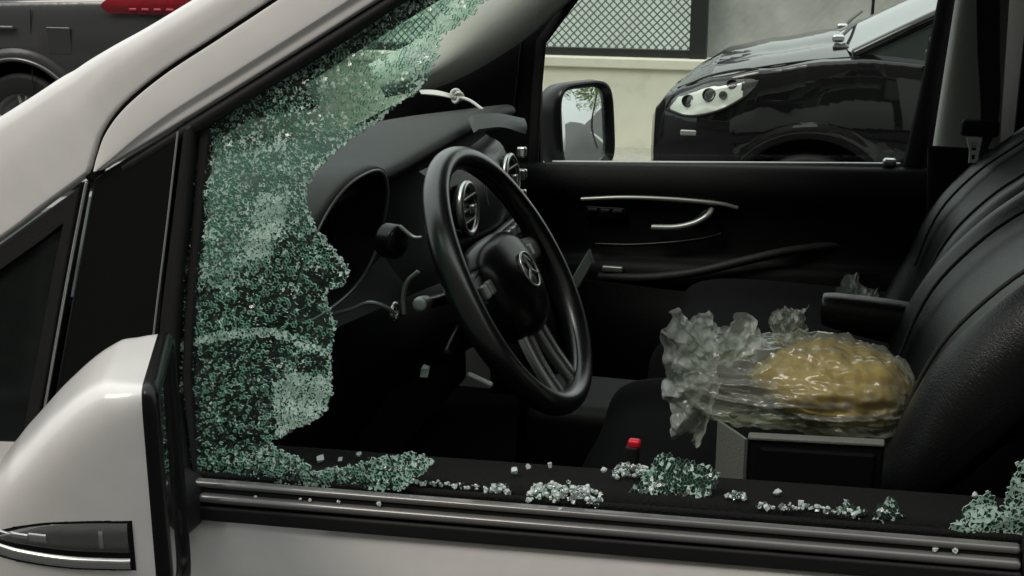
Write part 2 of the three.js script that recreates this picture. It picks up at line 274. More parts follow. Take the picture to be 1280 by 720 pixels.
// ---- driver's door
{
  const sk = (f, o) => { const r = []; for (let i = 0; i <= 8; i++) { const x = -0.935 + i * 0.1425; r.push([x, 0, 0]); } return r.map((p, i) => { const t = (p[0] + 0.756) / 0.94; return f(p[0], 1.0555 + 0.030 * t); }); };
  const door = mesh('driver_door', loft([sk((x, y) => [x, y, -0.006]), sk((x, y) => [x, y + 0.0015, 0.006]), sk((x, y) => [x, y - 0.004, 0.015]), sk((x, y) => [x, y - 0.04, 0.024]), sk((x, y) => [x, y - 0.12, 0.036]), sk((x, y) => [x, y - 0.28, 0.05]), sk((x) => [x, 0.4, 0.03])], { nv: 40, nu: 44, thick: 0.004, flip: true }), M.white, van);
  const low = [[-0.8957, 1.4523, -0.0605], [-0.8918, 1.4694, -0.0639], [-0.8806, 1.498, -0.0696], [-0.8546, 1.5298, -0.076], [-0.8048, 1.5683, -0.0837], [-0.7396, 1.6083, -0.0917], [-0.6645, 1.6545, -0.1009], [-0.5859, 1.7029, -0.1106], [-0.4934, 1.7582, -0.1216]];
  const up = [[-0.8891, 1.4526, -0.0605], [-0.8593, 1.4709, -0.0642], [-0.8319, 1.4861, -0.0672], [-0.8017, 1.5032, -0.0706], [-0.7728, 1.52, -0.074], [-0.7052, 1.5596, -0.0819], [-0.6229, 1.6084, -0.0917], [-0.5415, 1.6574, -0.1015], [-0.4414, 1.7184, -0.1137]];
  const mx = (t, dz) => low.map((p, i) => [p[0] + (up[i][0] - p[0]) * t, p[1] + (up[i][1] - p[1]) * t, p[2] + (up[i][2] - p[2]) * t + dz]);
  mesh('window_frame', loft([mx(-0.01, -0.02), mx(-0.008, -0.008), mx(0.01, -0.002), mx(0.04, 0.0), mx(0.2, 0.001), mx(0.45, 0.0015), mx(0.68, 0.001), mx(0.74, 0.0), mx(0.78, -0.0035), mx(0.84, -0.0045), mx(0.95, -0.005), mx(0.99, -0.008), mx(1.02, -0.022)], { nv: 80, nu: 60 }), M.white, door);
  // black rubber run along the sloping edge of the glass
  mesh('glass_run', loft([[[-0.8663, 1.4601, -0.074], [-0.7761, 1.5154, -0.0851], [-0.6281, 1.6046, -0.1029], [-0.5413, 1.6567, -0.1133], [-0.4359, 1.7199, -0.126]], [[-0.8604, 1.4567, -0.0673], [-0.7706, 1.51, -0.078], [-0.6212, 1.5991, -0.0958], [-0.5303, 1.6546, -0.1069], [-0.4248, 1.7184, -0.1197]], [[-0.8616, 1.4462, -0.0712], [-0.7693, 1.4999, -0.082], [-0.6176, 1.5914, -0.1003], [-0.5227, 1.65, -0.112], [-0.4154, 1.7149, -0.125]], [[-0.876, 1.4346, -0.0969], [-0.7799, 1.4905, -0.1081], [-0.6254, 1.5839, -0.1268], [-0.5269, 1.6446, -0.1389], [-0.4177, 1.7108, -0.1522]]], { nv: 40, nu: 18 }), M.rubber, door);
  mesh('inner_frame', loft([[[-0.7826, 1.4896, -0.1129], [-0.6276, 1.5843, -0.1319], [-0.5288, 1.646, -0.1442], [-0.4192, 1.7107, -0.1571]], [[-0.7741, 1.4778, -0.1156], [-0.6191, 1.573, -0.1346], [-0.5184, 1.6352, -0.147], [-0.4088, 1.7002, -0.16]], [[-0.8071, 1.4683, -0.1637], [-0.6464, 1.5649, -0.183], [-0.542, 1.6293, -0.1959], [-0.4284, 1.6967, -0.2093]]], { nv: 20, nu: 10 }), M.black, door);
  // black corner panel and the bar that carries the glass
  mesh('corner_panel', plate([[-0.8998, 1.4427, -0.0585], [-0.7881, 1.5074, -0.0715], [-0.7976, 1.377, -0.0454], [-0.8107, 1.2152, -0.013], [-0.7967, 1.0451, 0.021], [-0.9813, 1.0114, 0.0277], [-0.9465, 1.1836, -0.0067]], -0.008, 0.03, 0.003, 0.2), M.gloss, door);
  mesh('edge_strip', tube([[-0.9053, 1.4382, -0.0596], [-0.9278, 1.3243, -0.0369], [-0.9524, 1.1863, -0.0093], [-0.9785, 1.0309, 0.0218]], 0.0022, 20, 6), M.silver, door);
  mesh('division_bar', plate([[-0.7798, 1.5096, -0.0719], [-0.7673, 1.5119, -0.0724], [-0.7735, 1.4157, -0.0531], [-0.7829, 1.284, -0.0268], [-0.7847, 1.208, -0.0116], [-0.7618, 1.0955, 0.0109], [-0.7566, 1.0691, 0.0162], [-0.8017, 1.064, 0.0172], [-0.8064, 1.2156, -0.0131], [-0.8042, 1.2824, -0.0265], [-0.7919, 1.396, -0.0492]], -0.004, 0.034, 0.005, 0.2), M.rubber, door);
  mesh('chrome_bead', tube([[-0.7838, 1.503, -0.0706], [-0.7949, 1.3912, -0.0482], [-0.808, 1.2678, -0.0236], [-0.8096, 1.2153, -0.0131]], 0.0014, 20, 6), M.satin, door);
  mesh('glass_channel', plate([[-0.7642, 1.5102, -0.072], [-0.7525, 1.5043, -0.0709], [-0.7578, 1.4166, -0.0533], [-0.7671, 1.2853, -0.0271], [-0.7677, 1.2096, -0.0119], [-0.7554, 1.0962, 0.0108], [-0.7607, 1.0956, 0.0109], [-0.7783, 1.2086, -0.0117], [-0.7776, 1.2844, -0.0269], [-0.7704, 1.4159, -0.0532]], -0.016, 0.02, 0.003, 0.2), M.rubber, door);
  // waist mouldings below the glass
  mesh('inner_ledge', bar([-0.8048, 1.0768, -0.0604], [0.2015, 1.1133, -0.0677], 0.05, 0.085, 0.012), M.felt, door);
  mesh('felt_lip', bar([-0.7717, 1.0924, -0.0105], [0.1865, 1.1283, -0.0177], 0.012, 0.010, 0.004), M.felt, door);
  mesh('inner_bead', bar([-0.7048, 1.093, -0.0226], [0.1839, 1.1259, -0.0292], 0.0045, 0.006, 0.002), M.railGrey, door);
  mesh('upper_moulding', bar([-0.7553, 1.0943, 0.0111], [0.1821, 1.1294, 0.0041], 0.0085, 0.014, 0.004), M.railGrey, door);
  mesh('moulding_groove', bar([-0.7572, 1.0838, 0.0092], [0.1832, 1.1199, 0.002], 0.010, 0.012, 0.002), M.rubber, door);
  mesh('lower_moulding', bar([-0.7532, 1.0785, 0.0173], [0.1829, 1.1154, 0.0099], 0.0105, 0.016, 0.005), M.railGrey, door);
  mesh('waist_strip', bar([-0.7547, 1.0603, 0.0169], [0.1847, 1.099, 0.0092], 0.019, 0.018, 0.004), M.rubber, door);
  mesh('moulding_end', bar([0.184, 1.1222, 0.0036], [0.1889, 1.1224, 0.0035], 0.06, 0.02, 0.003), M.rubber, door);
  mesh('door_liner', rbox([-0.36, 0.78, -0.09], [1.1, 0.56, 0.05], 0.015), M.black, door);
  mesh('mirror_foot', plate([[-0.7994, 1.13, 0.004], [-0.7533, 1.0984, 0.0103], [-0.7516, 1.0466, 0.0207], [-0.7961, 1.0257, 0.0249]], 0.012, 0.03, 0.006, 0.2), M.rubber, door);
}
// ---- centre post behind the driver's door
mesh('centre_post', loft([[[0.1953, 1.0705, 0.0159], [0.1861, 1.1997, -0.0099], [0.1811, 1.3592, -0.0418], [0.1773, 1.669, -0.1038], [0.1741, 1.834, -0.1368]], [[0.2013, 1.0743, 0.0211], [0.1921, 1.2028, -0.0046], [0.187, 1.3614, -0.0363], [0.1831, 1.6694, -0.0979], [0.1799, 1.8335, -0.1307]], [[0.2647, 1.0738, 0.0192], [0.253, 1.2087, -0.0077], [0.2467, 1.3655, -0.0391], [0.2344, 1.6702, -0.1], [0.2307, 1.8328, -0.1326]]], { nv: 20, nu: 8 }), M.gloss, van);

// ---- near door mirror, turned in towards the driver
{
  const c = new THREE.Vector3(-0.708, 0, 0.150), ad = new THREE.Vector3(-0.9076, 0, 0.4198), aw = new THREE.Vector3(0.4198, 0, 0.9076);
  const secs = [ // depth, wmin, wmax, ymin, ymax, exponent
    [0.0, -0.10, 0.100, 1.0, 1.302, 14], [0.02, -0.10, 0.1005, 0.998, 1.302, 10], [0.045, -0.10, 0.098, 0.998, 1.299, 7], [0.09, -0.098, 0.090, 1.004, 1.268, 5], [0.14, -0.094, 0.070, 1.012, 1.218, 4], [0.18, -0.088, 0.042, 1.02, 1.172, 3.2], [0.205, -0.08, 0.012, 1.035, 1.135, 2.6], [0.218, -0.06, -0.02, 1.065, 1.10, 2]];
  const at = (d) => { let k = 0; while (k < secs.length - 2 && secs[k + 1][0] < d) k++; const a = secs[Math.max(0, k - 1)], b = secs[k], e = secs[k + 1], f = secs[Math.min(secs.length - 1, k + 2)], t = (d - b[0]) / (e[0] - b[0]); return b.map((q, i) => { const m0 = (e[i] - a[i]) / 2, m1 = (f[i] - b[i]) / 2, t2 = t * t, t3 = t2 * t; return i === 0 ? d : (2 * t3 - 3 * t2 + 1) * b[i] + (t3 - 2 * t2 + t) * m0 + (-2 * t3 + 3 * t2) * e[i] + (t3 - t2) * m1; }); };
  const pt = (d, w, y) => c.clone().addScaledVector(ad, d).addScaledVector(aw, w).setY(y);
  const ring = (s, n = 72, grow = 0) => { const r = []; for (let i = 0; i <= n; i++) { const th = (i % n) / n * Math.PI * 2, e = 2 / s[5], z0 = (q) => Math.abs(q) < 1e-9 ? 0 : q, cx = z0(Math.cos(th)), sy = z0(Math.sin(th)); r.push(pt(s[0], (s[1] + s[2]) / 2 + ((s[2] - s[1]) / 2 + grow) * Math.sign(cx) * Math.abs(cx) ** e, (s[3] + s[4]) / 2 + ((s[4] - s[3]) / 2 + grow) * Math.sign(sy) * Math.abs(sy) ** e)); } return r; };
  const P = []; for (let i = 0; i <= 40; i++) P.push(ring(at(0.218 * i / 40)));
  P.push(P[40].map(() => pt(0.2185, -0.045, 1.09)));
  const sh = mesh('side_mirror', grid(P, 0, true), M.white, van);
  const rim = []; for (const [d, g] of [[0.004, -0.004], [0.0, 0.0005], [-0.004, 0.0015], [-0.012, 0.001], [-0.016, -0.004], [-0.016, -0.012], [-0.006, -0.015]]) { const s = at(0).slice(); s[0] = d; rim.push(ring(s, 72, g)); }
  mesh('rim', grid(rim, 0, true), M.gloss, sh);
  const gs = at(0).slice(); gs[0] = -0.008; const gr = ring(gs, 72, -0.016); mesh('mirror_glass', grid([gr, gr.map(() => pt(-0.008, 0, 1.155))], 0, true), M.mirror, sh);
  // surface point of the outer side at depth d and height y
  const out = (d, y, o) => { const s = at(d), q = Math.min(0.999, Math.abs((y - (s[3] + s[4]) / 2) / ((s[4] - s[3]) / 2))); return pt(d, (s[1] + s[2]) / 2 + (s[2] - s[1]) / 2 * (1 - q ** s[5]) ** (1 / s[5]) + o, y); };
  const lens = (y0, y1, o, d0 = 0.022, d1 = 0.185) => { const L = []; for (let i = 0; i <= 24; i++) { const r = []; const d = d0 + (d1 - d0) * i / 24, t = i / 24; for (let j = 0; j <= 8; j++) { const f = j / 8; const y = y0(t) + (y1(t) - y0(t)) * f; r.push(out(d, y, o * Math.min(1, 6 * f, 6 * (1 - f)) - 0.0005)); } L.push(r); } return grid(L); };
  mesh('signal_recess', lens((t) => 1.106 + 0.008 * t, (t) => 1.168 + 0.006 * t - 0.05 * t ** 3, 0.0015, 0.019, 0.19), M.gloss, sh);
  const ln = mesh('turn_signal', lens((t) => 1.128 + 0.009 * t, (t) => 1.163 + 0.006 * t - 0.045 * t ** 3, 0.0055, 0.024, 0.182), phy(lin(0.8, 0.82, 0.82), 0.06, { transmission: 0.9, thickness: 0 }), sh);
  mesh('chrome_bezel', lens((t) => 1.111 + 0.008 * t, (t) => 1.124 + 0.009 * t, 0.005, 0.024, 0.19), M.silver, sh);
  for (const k of [1, 4, 5, 6]) mesh('reflector', lens((t) => 1.131 + 0.004 * k * 0.5, (t) => 1.158 - 0.002 * k, 0.0035, 0.030 + k * 0.019, (k === 1 ? 0.034 : 0.048) + k * 0.019), k % 3 === 1 ? M.satin : M.silver, sh);
  mesh('mirror_arm', rbox([-0.765, 1.07, 0.045], [0.06, 0.07, 0.12], 0.025), M.rubber, sh);
}

// ---- broken pane left in the driver's door
function inside(poly, x, y) { let r = false; for (let i = 0, j = poly.length - 1; i < poly.length; j = i++) { const [xi, yi] = poly[i], [xj, yj] = poly[j]; if ((yi > y) !== (yj > y) && x < (xj - xi) * (y - yi) / (yj - yi) + xi) r = !r; } return r; }
function edgeDist(poly, x, y) { let m = 9; for (let i = 0, j = poly.length - 1; i < poly.length; j = i++) { const [ax, ay] = poly[j], [bx, by] = poly[i], dx = bx - ax, dy = by - ay, t = Math.max(0, Math.min(1, ((x - ax) * dx + (y - ay) * dy) / (dx * dx + dy * dy + 1e-12))); m = Math.min(m, Math.hypot(x - ax - t * dx, y - ay - t * dy)); } return m; }
// tempered glass crazed into small dice: outline on a plane (origin, e1, e2), dice of the given size
function crazed(outline, o, e1, e2, size, opt = {}) {
  const O = V(o), E1 = V(e1).normalize(), E2 = V(e2).normalize(), N = E1.clone().cross(E2).normalize();
  const poly = outline.map((p) => { const q = V(p).sub(O); return [q.dot(E1), q.dot(E2)]; });
  const xs = poly.map((p) => p[0]), ys = poly.map((p) => p[1]), x0 = Math.min(...xs) - size, x1 = Math.max(...xs) + size, y0 = Math.min(...ys) - size, y1 = Math.max(...ys) + size;
  const nx = Math.ceil((x1 - x0) / size), ny = Math.ceil((y1 - y0) / size), S = [];
  for (let j = 0; j < ny; j++) { S.push([]); for (let i = 0; i < nx; i++) S[j].push([x0 + (i + 0.5 + (j % 2) * 0.5 + rr(-0.42, 0.42)) * size, y0 + (j + 0.5 + rr(-0.42, 0.42)) * size]); }
  const out = { clear: [], frost: [], edge: [], chip: [] }, th = opt.thick || 0.004, frost = opt.frost || (() => 0.2), bump = opt.bump || (() => 0), tilt = opt.tilt ?? 0.09;
  const push = (arr, a, b, c) => arr.push(a.x, a.y, a.z, b.x, b.y, b.z, c.x, c.y, c.z);
  for (let j = 0; j < ny; j++) for (let i = 0; i < nx; i++) {
    const [cx, cy] = S[j][i]; if (!inside(poly, cx, cy)) continue;
    let cell = [[cx - size * 1.4, cy - size * 1.4], [cx + size * 1.4, cy - size * 1.4], [cx + size * 1.4, cy + size * 1.4], [cx - size * 1.4, cy + size * 1.4]];
    for (let dj = -2; dj <= 2; dj++) for (let di = -2; di <= 2; di++) {
      const s = S[j + dj] && S[j + dj][i + di]; if (!s || (!di && !dj)) continue;
      const mx = (s[0] + cx) / 2, my = (s[1] + cy) / 2, nx2 = s[0] - cx, ny2 = s[1] - cy, nc = [];
      for (let k = 0; k < cell.length; k++) { const a = cell[k], b = cell[(k + 1) % cell.length], da = (a[0] - mx) * nx2 + (a[1] - my) * ny2, db = (b[0] - mx) * nx2 + (b[1] - my) * ny2; if (da <= 0) nc.push(a); if (da * db < 0) { const t = da / (da - db); nc.push([a[0] + (b[0] - a[0]) * t, a[1] + (b[1] - a[1]) * t]); } }
      cell = nc;
    }
    if (cell.length < 3) continue;
    const h = size * 0.5, b0 = bump(cx, cy), gx = (bump(cx + h, cy) - b0) / h + rr(-tilt, tilt), gy = (bump(cx, cy + h) - b0) / h + rr(-tilt, tilt), sh = 0.955;
    const W = (x, y, d) => O.clone().addScaledVector(E1, x).addScaledVector(E2, y).addScaledVector(N, d);
    const F = cell.map(([x, y]) => { const X = cx + (x - cx) * sh, Y = cy + (y - cy) * sh; return [X, Y, b0 + gx * (X - cx) + gy * (Y - cy)]; });
    const top = F.map((p) => W(p[0], p[1], p[2])), bot = F.map((p) => W(p[0], p[1], p[2] - th)), tc = W(cx, cy, b0), bc = W(cx, cy, b0 - th);
    const fr = frost(cx, cy, W(cx, cy, 0)), crush = rnd() < fr * 1.15 ? 0.25 + 0.75 * fr * rnd() + 0.1 : 0; // share of the die's face that is crushed
    if (rnd() < 0.62 + fr * 0.3) { const k = Math.floor(rnd() * F.length), s0 = size * rr(0.14, 0.40), ct = W(F[k][0], F[k][1], F[k][2] + size * 0.12), a3 = () => ct.clone().add(new THREE.Vector3(rr(-1, 1), rr(-1, 1), rr(-1, 1)).multiplyScalar(s0)); push(out.chip, a3(), a3(), a3()); }
    const cracked = rnd() < (opt.open ?? 0.13) + 0.7 * fr;
    for (let k = 0; k < F.length; k++) {
      const l = (k + 1) % F.length, dst = rnd() < crush ? out.frost : out.clear; push(dst, tc, top[k], top[l]);
      if (cracked || rnd() < 0.06) { push(out.edge, top[k], bot[k], bot[l]); push(out.edge, top[k], bot[l], top[l]); }
      if (dst === out.clear) push(out.clear, bc, bot[l], bot[k]);
    }
  }
  const mk = (a) => { const g = new THREE.BufferGeometry(); g.setAttribute('position', new THREE.Float32BufferAttribute(a, 3)); g.computeVertexNormals(); return g; };
  return { clear: mk(out.clear), frost: mk(out.frost), edge: mk(out.edge), chip: mk(out.chip), poly };
}
const gO = [0, 1.15, -0.020], gE1 = [1, 0, 0], gE2 = [0, 1, -0.2];
{
  const ol = [[-0.7661, 1.0889, -0.0078], [-0.7781, 1.1246, -0.0149], [-0.7853, 1.211, -0.0322], [-0.7839, 1.2973, -0.0495], [-0.7731, 1.421, -0.0742], [-0.7654, 1.5054, -0.0911], [-0.6347, 1.583, -0.1066], [-0.5154, 1.6566, -0.1213], [-0.465, 1.692, -0.1284], [-0.3917, 1.7098, -0.132], [-0.4211, 1.6564, -0.1213], [-0.4416, 1.6388, -0.1178], [-0.4717, 1.6191, -0.1138], [-0.4715, 1.5964, -0.1093], [-0.4817, 1.5733, -0.1047], [-0.4951, 1.5544, -0.1009], [-0.5092, 1.5477, -0.0995], [-0.5353, 1.5263, -0.0953], [-0.5716, 1.5042, -0.0908], [-0.6079, 1.471, -0.0842], [-0.625, 1.4455, -0.0791], [-0.6282, 1.4271, -0.0754], [-0.6128, 1.3968, -0.0694], [-0.5846, 1.3711, -0.0642], [-0.5667, 1.3503, -0.0601], [-0.573, 1.3352, -0.057], [-0.5937, 1.3273, -0.0555], [-0.5952, 1.3133, -0.0527], [-0.5828, 1.2847, -0.0469], [-0.5887, 1.2564, -0.0413], [-0.5826, 1.2104, -0.0321], [-0.5935, 1.1813, -0.0263], [-0.6255, 1.1631, -0.0226], [-0.6599, 1.1445, -0.0189], [-0.6523, 1.1367, -0.0173], [-0.6179, 1.1298, -0.016], [-0.5989, 1.1167, -0.0133], [-0.5548, 1.129, -0.0158], [-0.5174, 1.1423, -0.0185], [-0.4764, 1.1512, -0.0202], [-0.4507, 1.1438, -0.0188], [-0.4673, 1.1254, -0.0151], [-0.4939, 1.1058, -0.0112], [-0.7617, 1.0875, -0.0075]];
  const q2 = (p) => { const q = V(p).sub(V(gO)); const e = V(gE2).normalize(); return [q.x, q.dot(e)]; };
  const zone = (pts) => pts.map(q2);
  const pale = zone([[-0.7518, 1.4781, -0.0856], [-0.6828, 1.5179, -0.0936], [-0.6105, 1.4845, -0.0869], [-0.638, 1.4192, -0.0738], [-0.666, 1.3528, -0.0606], [-0.7215, 1.3067, -0.0513], [-0.7628, 1.3065, -0.0513]]);
  const band = zone([[-0.7645, 1.4812, -0.0862], [-0.5184, 1.618, -0.1136], [-0.4175, 1.6754, -0.1251], [-0.4623, 1.6401, -0.118], [-0.5176, 1.6022, -0.1104], [-0.613, 1.5431, -0.0986], [-0.7122, 1.4799, -0.086]]);
  const patch = zone([[-0.6879, 1.4367, -0.0773], [-0.6467, 1.4316, -0.0763], [-0.6552, 1.3905, -0.0681], [-0.6765, 1.3567, -0.0613], [-0.7016, 1.3616, -0.0623]]);
  const flap = zone([[-0.5176, 1.6022, -0.1104], [-0.4726, 1.619, -0.1138], [-0.4733, 1.5946, -0.1089], [-0.4944, 1.5588, -0.1018]]);
  const chunk = zone([[-0.6585, 1.2129, -0.0326], [-0.6384, 1.2278, -0.0356], [-0.5895, 1.2284, -0.0357], [-0.5822, 1.2011, -0.0302], [-0.5975, 1.1791, -0.0258], [-0.6529, 1.1518, -0.0204]]);
  const foot = zone([[-0.7411, 1.114, -0.0128], [-0.6577, 1.1409, -0.0182], [-0.595, 1.12, -0.014], [-0.5254, 1.1415, -0.0183], [-0.4766, 1.154, -0.0208], [-0.4467, 1.1424, -0.0185], [-0.4747, 1.1153, -0.0131], [-0.5741, 1.1081, -0.0116]]);
  const crack = zone([[-0.7864, 1.2455, -0.0391], [-0.7442, 1.2623, -0.0425], [-0.7045, 1.2712, -0.0442], [-0.663, 1.2764, -0.0453], [-0.6298, 1.2679, -0.0436], [-0.5885, 1.2527, -0.0405], [-0.6296, 1.2642, -0.0428], [-0.6629, 1.2727, -0.0445], [-0.7043, 1.2675, -0.0435], [-0.7441, 1.2585, -0.0417]]);
  let poly;
  const frost = (x, y) => {
    const n = perlin.noise(x * 40, y * 40, 2.2), e = edgeDist(poly, x, y);
    let f = 0.05 + 0.20 * n;
    if (y > 0.2 && x > -0.70) f = 0.24 + 0.15 * n;
    if (inside(pale, x, y)) f = 0.40 + 0.25 * n;
    if (inside(band, x, y)) f = 0.32;
    if (inside(patch, x, y)) f = 0.9;
    if (inside(flap, x, y)) f = 0.75;
    if (inside(chunk, x, y)) f = 0.92;
    if (inside(foot, x, y)) f = 0.42;
    if (edgeDist(crack, x, y) < 0.0035) f = 0.8;
    if (e < 0.004 && x > -0.74) f = Math.max(f, 0.7);
    return f;
  };
  poly = ol.map(q2);
  const bump = (x, y) => 0.006 * perlin.noise(x * 14, y * 14, 0.7) + 0.004 * perlin.noise(x * 37, y * 37, 4.1) + (x > -0.66 ? 0.05 * (x + 0.66) * Math.max(0, 1.28 - (1.15 + y)) * 6 : 0);
  const c = crazed(ol, gO, gE1, gE2, 0.0038, { frost, bump, tilt: 0.22 });
  const w = mesh('broken_window', c.clear, M.cellClear, van); w.userData = { kind: 'stuff', label: 'crazed green glass still hanging in the window frame' };
  const f1 = mesh('crushed_glass', c.frost, M.cellFrost, w); f1.userData.kind = 'stuff';
  const f2 = mesh('fracture_edges', c.edge, M.cellEdge, w); f2.userData.kind = 'stuff'; mesh('glass_chips', c.chip, M.crumb, w).userData.kind = 'stuff';
  // shard left standing in the rear corner of the opening
  const c2 = crazed([[0.1143, 1.1354, -0.0171], [0.1257, 1.1518, -0.0204], [0.1343, 1.1628, -0.0226], [0.1506, 1.1746, -0.0249], [0.163, 1.1561, -0.0212], [0.1681, 1.1897, -0.0279], [0.1758, 1.2086, -0.0317], [0.1944, 1.2253, -0.0351], [0.2033, 1.1197, -0.0139], [0.1155, 1.1205, -0.0141]], gO, gE1, gE2, 0.0047, { frost: () => 0.75, bump: (x, y) => 0.006 * perlin.noise(x * 40, y * 40, 3), tilt: 0.15 });
  const w2 = mesh('broken_window', c2.clear, M.cellClear, van); w2.userData.kind = 'stuff';
  mesh('crushed_glass', c2.frost, M.cellFrost, w2).userData.kind = 'stuff'; mesh('fracture_edges', c2.edge, M.cellEdge, w2).userData.kind = 'stuff';
}

// ---- far side: door, post, pillar trim, mirror
{
  const Z0 = -1.66;
  const dr = mesh('passenger_door', loft([[[-0.86, 1.172, -1.70], [0.16, 1.208, -1.70]], [[-0.86, 1.176, -1.685], [0.16, 1.212, -1.685]], [[-0.86, 1.166, -1.665], [0.16, 1.202, -1.665]], [[-0.86, 1.12, -1.65], [0.16, 1.15, -1.65]], [[-0.86, 1.06, -1.67], [0.16, 1.08, -1.67]], [[-0.86, 0.97, -1.672], [0.16, 0.99, -1.672]], [[-0.86, 0.9, -1.63], [0.16, 0.93, -1.64]], [[-0.86, 0.6, -1.64], [0.16, 0.6, -1.64]]], { nv: 30, nu: 40 }), M.black, van);
  mesh('outer_skin', loft([[[-0.86, 1.15, -1.80], [0.2, 1.19, -1.80]], [[-0.86, 0.9, -1.83], [0.2, 0.9, -1.83]], [[-0.86, 0.4, -1.80], [0.2, 0.4, -1.80]]], { nv: 12, nu: 12, thick: 0.006 }), M.white, dr);
  mesh('sill_strip', bar([-0.7214, 1.1785, -1.7], [0.0788, 1.2122, -1.7], 0.010, 0.012, 0.003), M.satin, dr);
  mesh('lock_pin', rbox([0.0542, 1.2182, -1.69], [0.03, 0.02, 0.02], 0.008), M.silver, dr);
  mesh('trim_line', tube([[-0.638, 1.1026, -1.655], [-0.5357, 1.1133, -1.65], [-0.4232, 1.1158, -1.65], [-0.3219, 1.1118, -1.652], [-0.273, 1.1016, -1.66]], 0.0055, 30, 8), M.satin, dr);
  mesh('door_handle', tube([[-0.4659, 1.0466, -1.65], [-0.4095, 1.0536, -1.635], [-0.367, 1.0664, -1.632], [-0.3391, 1.0837, -1.638], [-0.3307, 1.0956, -1.655]], 0.0075, 24, 8), M.satin, dr);
  mesh('handle_bowl', tube([[-0.3708, 1.0656, -1.66], [-0.3529, 1.0818, -1.66], [-0.3424, 1.0915, -1.662]], 0.006, 12, 8), M.gloss, dr);
  const sw = mesh('seat_switches', rbox([-0.5817, 1.0729, -1.665], [0.10, 0.03, 0.014], 0.006), M.gloss, dr);
  for (const u of [0, 1, 2]) mesh('switch', rbox([[-0.6106, 1.0791, -1.655][0] + u * 0.03, [-0.6106, 1.0791, -1.655][1], -1.655], [0.024, 0.009, 0.008], 0.003), M.dash, sw);
  mesh('pocket_line', tube([[-0.6014, 0.996, -1.655], [-0.5136, 1.0016, -1.648], [-0.4194, 1.0136, -1.648], [-0.3457, 1.0275, -1.65], [-0.3066, 1.0396, -1.658]], 0.0045, 24, 6), M.gloss, dr);
  mesh('pull_switch', rbox([-0.5548, 0.9448, -1.63], [0.052, 0.015, 0.014], 0.005), M.satin, dr);
  mesh('armrest_edge', tube([[-0.5852, 0.923, -1.63], [-0.4688, 0.9322, -1.62], [-0.3574, 0.9539, -1.62], [-0.2499, 0.9856, -1.63], [-0.1535, 1.0099, -1.65], [-0.04, 1.024, -1.685]], 0.011, 30, 8), M.dash, dr);
  mesh('map_pocket', loft([[[-0.6174, 0.9208, -1.6], [-0.2961, 0.9215, -1.58], [0.051, 0.9886, -1.6]], [[-0.611, 0.7889, -1.58], [-0.2876, 0.8071, -1.55], [0.0617, 0.8469, -1.58]], [[-0.6121, 0.5782, -1.6], [-0.2829, 0.6202, -1.58], [0.0764, 0.6501, -1.6]]], { nv: 16, nu: 12, thick: 0.02, flip: true }), M.black, dr);
  // frame around the window, leaning in
  const fk = (u, v) => 0;
  const fr = mesh('far_window_frame', loft([[[-0.7808, 1.1698, -1.7], [-0.7709, 1.3367, -1.69], [-0.7561, 1.469, -1.675], [-0.6741, 1.5763, -1.66], [-0.5128, 1.7206, -1.64], [0.1344, 1.7698, -1.62]], [[-0.7544, 1.1729, -1.69], [-0.745, 1.3389, -1.68], [-0.7306, 1.4632, -1.665], [-0.653, 1.563, -1.65], [-0.4998, 1.6971, -1.63], [0.1297, 1.7478, -1.61]], [[-0.7645, 1.1651, -1.73], [-0.755, 1.3334, -1.72], [-0.7405, 1.4593, -1.705], [-0.6619, 1.5605, -1.69], [-0.5066, 1.6964, -1.67], [0.1315, 1.7478, -1.65]]], { nv: 40, nu: 8, linV: true }), M.rubber, van);
  mesh('rear_upright', loft([[[0.0834, 1.2015, -1.73], [0.106, 1.3827, -1.71], [0.1258, 1.5734, -1.69], [0.1396, 1.7381, -1.67]], [[0.0823, 1.2088, -1.69], [0.1046, 1.3875, -1.67], [0.1241, 1.5757, -1.65], [0.1377, 1.7383, -1.63]], [[0.12, 1.2035, -1.68], [0.1306, 1.3897, -1.66], [0.1461, 1.5767, -1.64], [0.156, 1.7384, -1.62]], [[0.1412, 1.2009, -1.7], [0.1513, 1.3879, -1.68], [0.1663, 1.5758, -1.66], [0.1758, 1.7383, -1.64]]], { nv: 24, nu: 10, linU: true }), M.rubber, fr);
  mesh('far_pane', loft([[[-0.7617, 1.1624, -1.735], [-0.7391, 1.4584, -1.715], [-0.6603, 1.5599, -1.7], [-0.5015, 1.71, -1.68]], [[0.1047, 1.1962, -1.735], [0.1256, 1.4696, -1.715], [0.1393, 1.573, -1.7], [0.1545, 1.7542, -1.68]]], { nv: 16, nu: 4, linV: true }), M.tint, fr);
  // front quarter panel of the far side, black, with a division bar
  mesh('far_quarter_panel', plate([[-0.7489, 1.1557, -1.7], [-0.7546, 1.4483, -1.7], [-0.6756, 1.5705, -1.7], [-0.8207, 1.4837, -1.7], [-1.021, 1.3555, -1.7], [-1.3642, 1.1736, -1.7], [-1.3711, 1.0289, -1.7]], -1.70, 0.03, 0.003), M.black, van);
  mesh('quarter_bar', tube([[-0.796, 1.4625, -1.695], [-0.8056, 1.3726, -1.695], [-0.8174, 1.2772, -1.695]], 0.004, 10, 6), M.gloss, van);
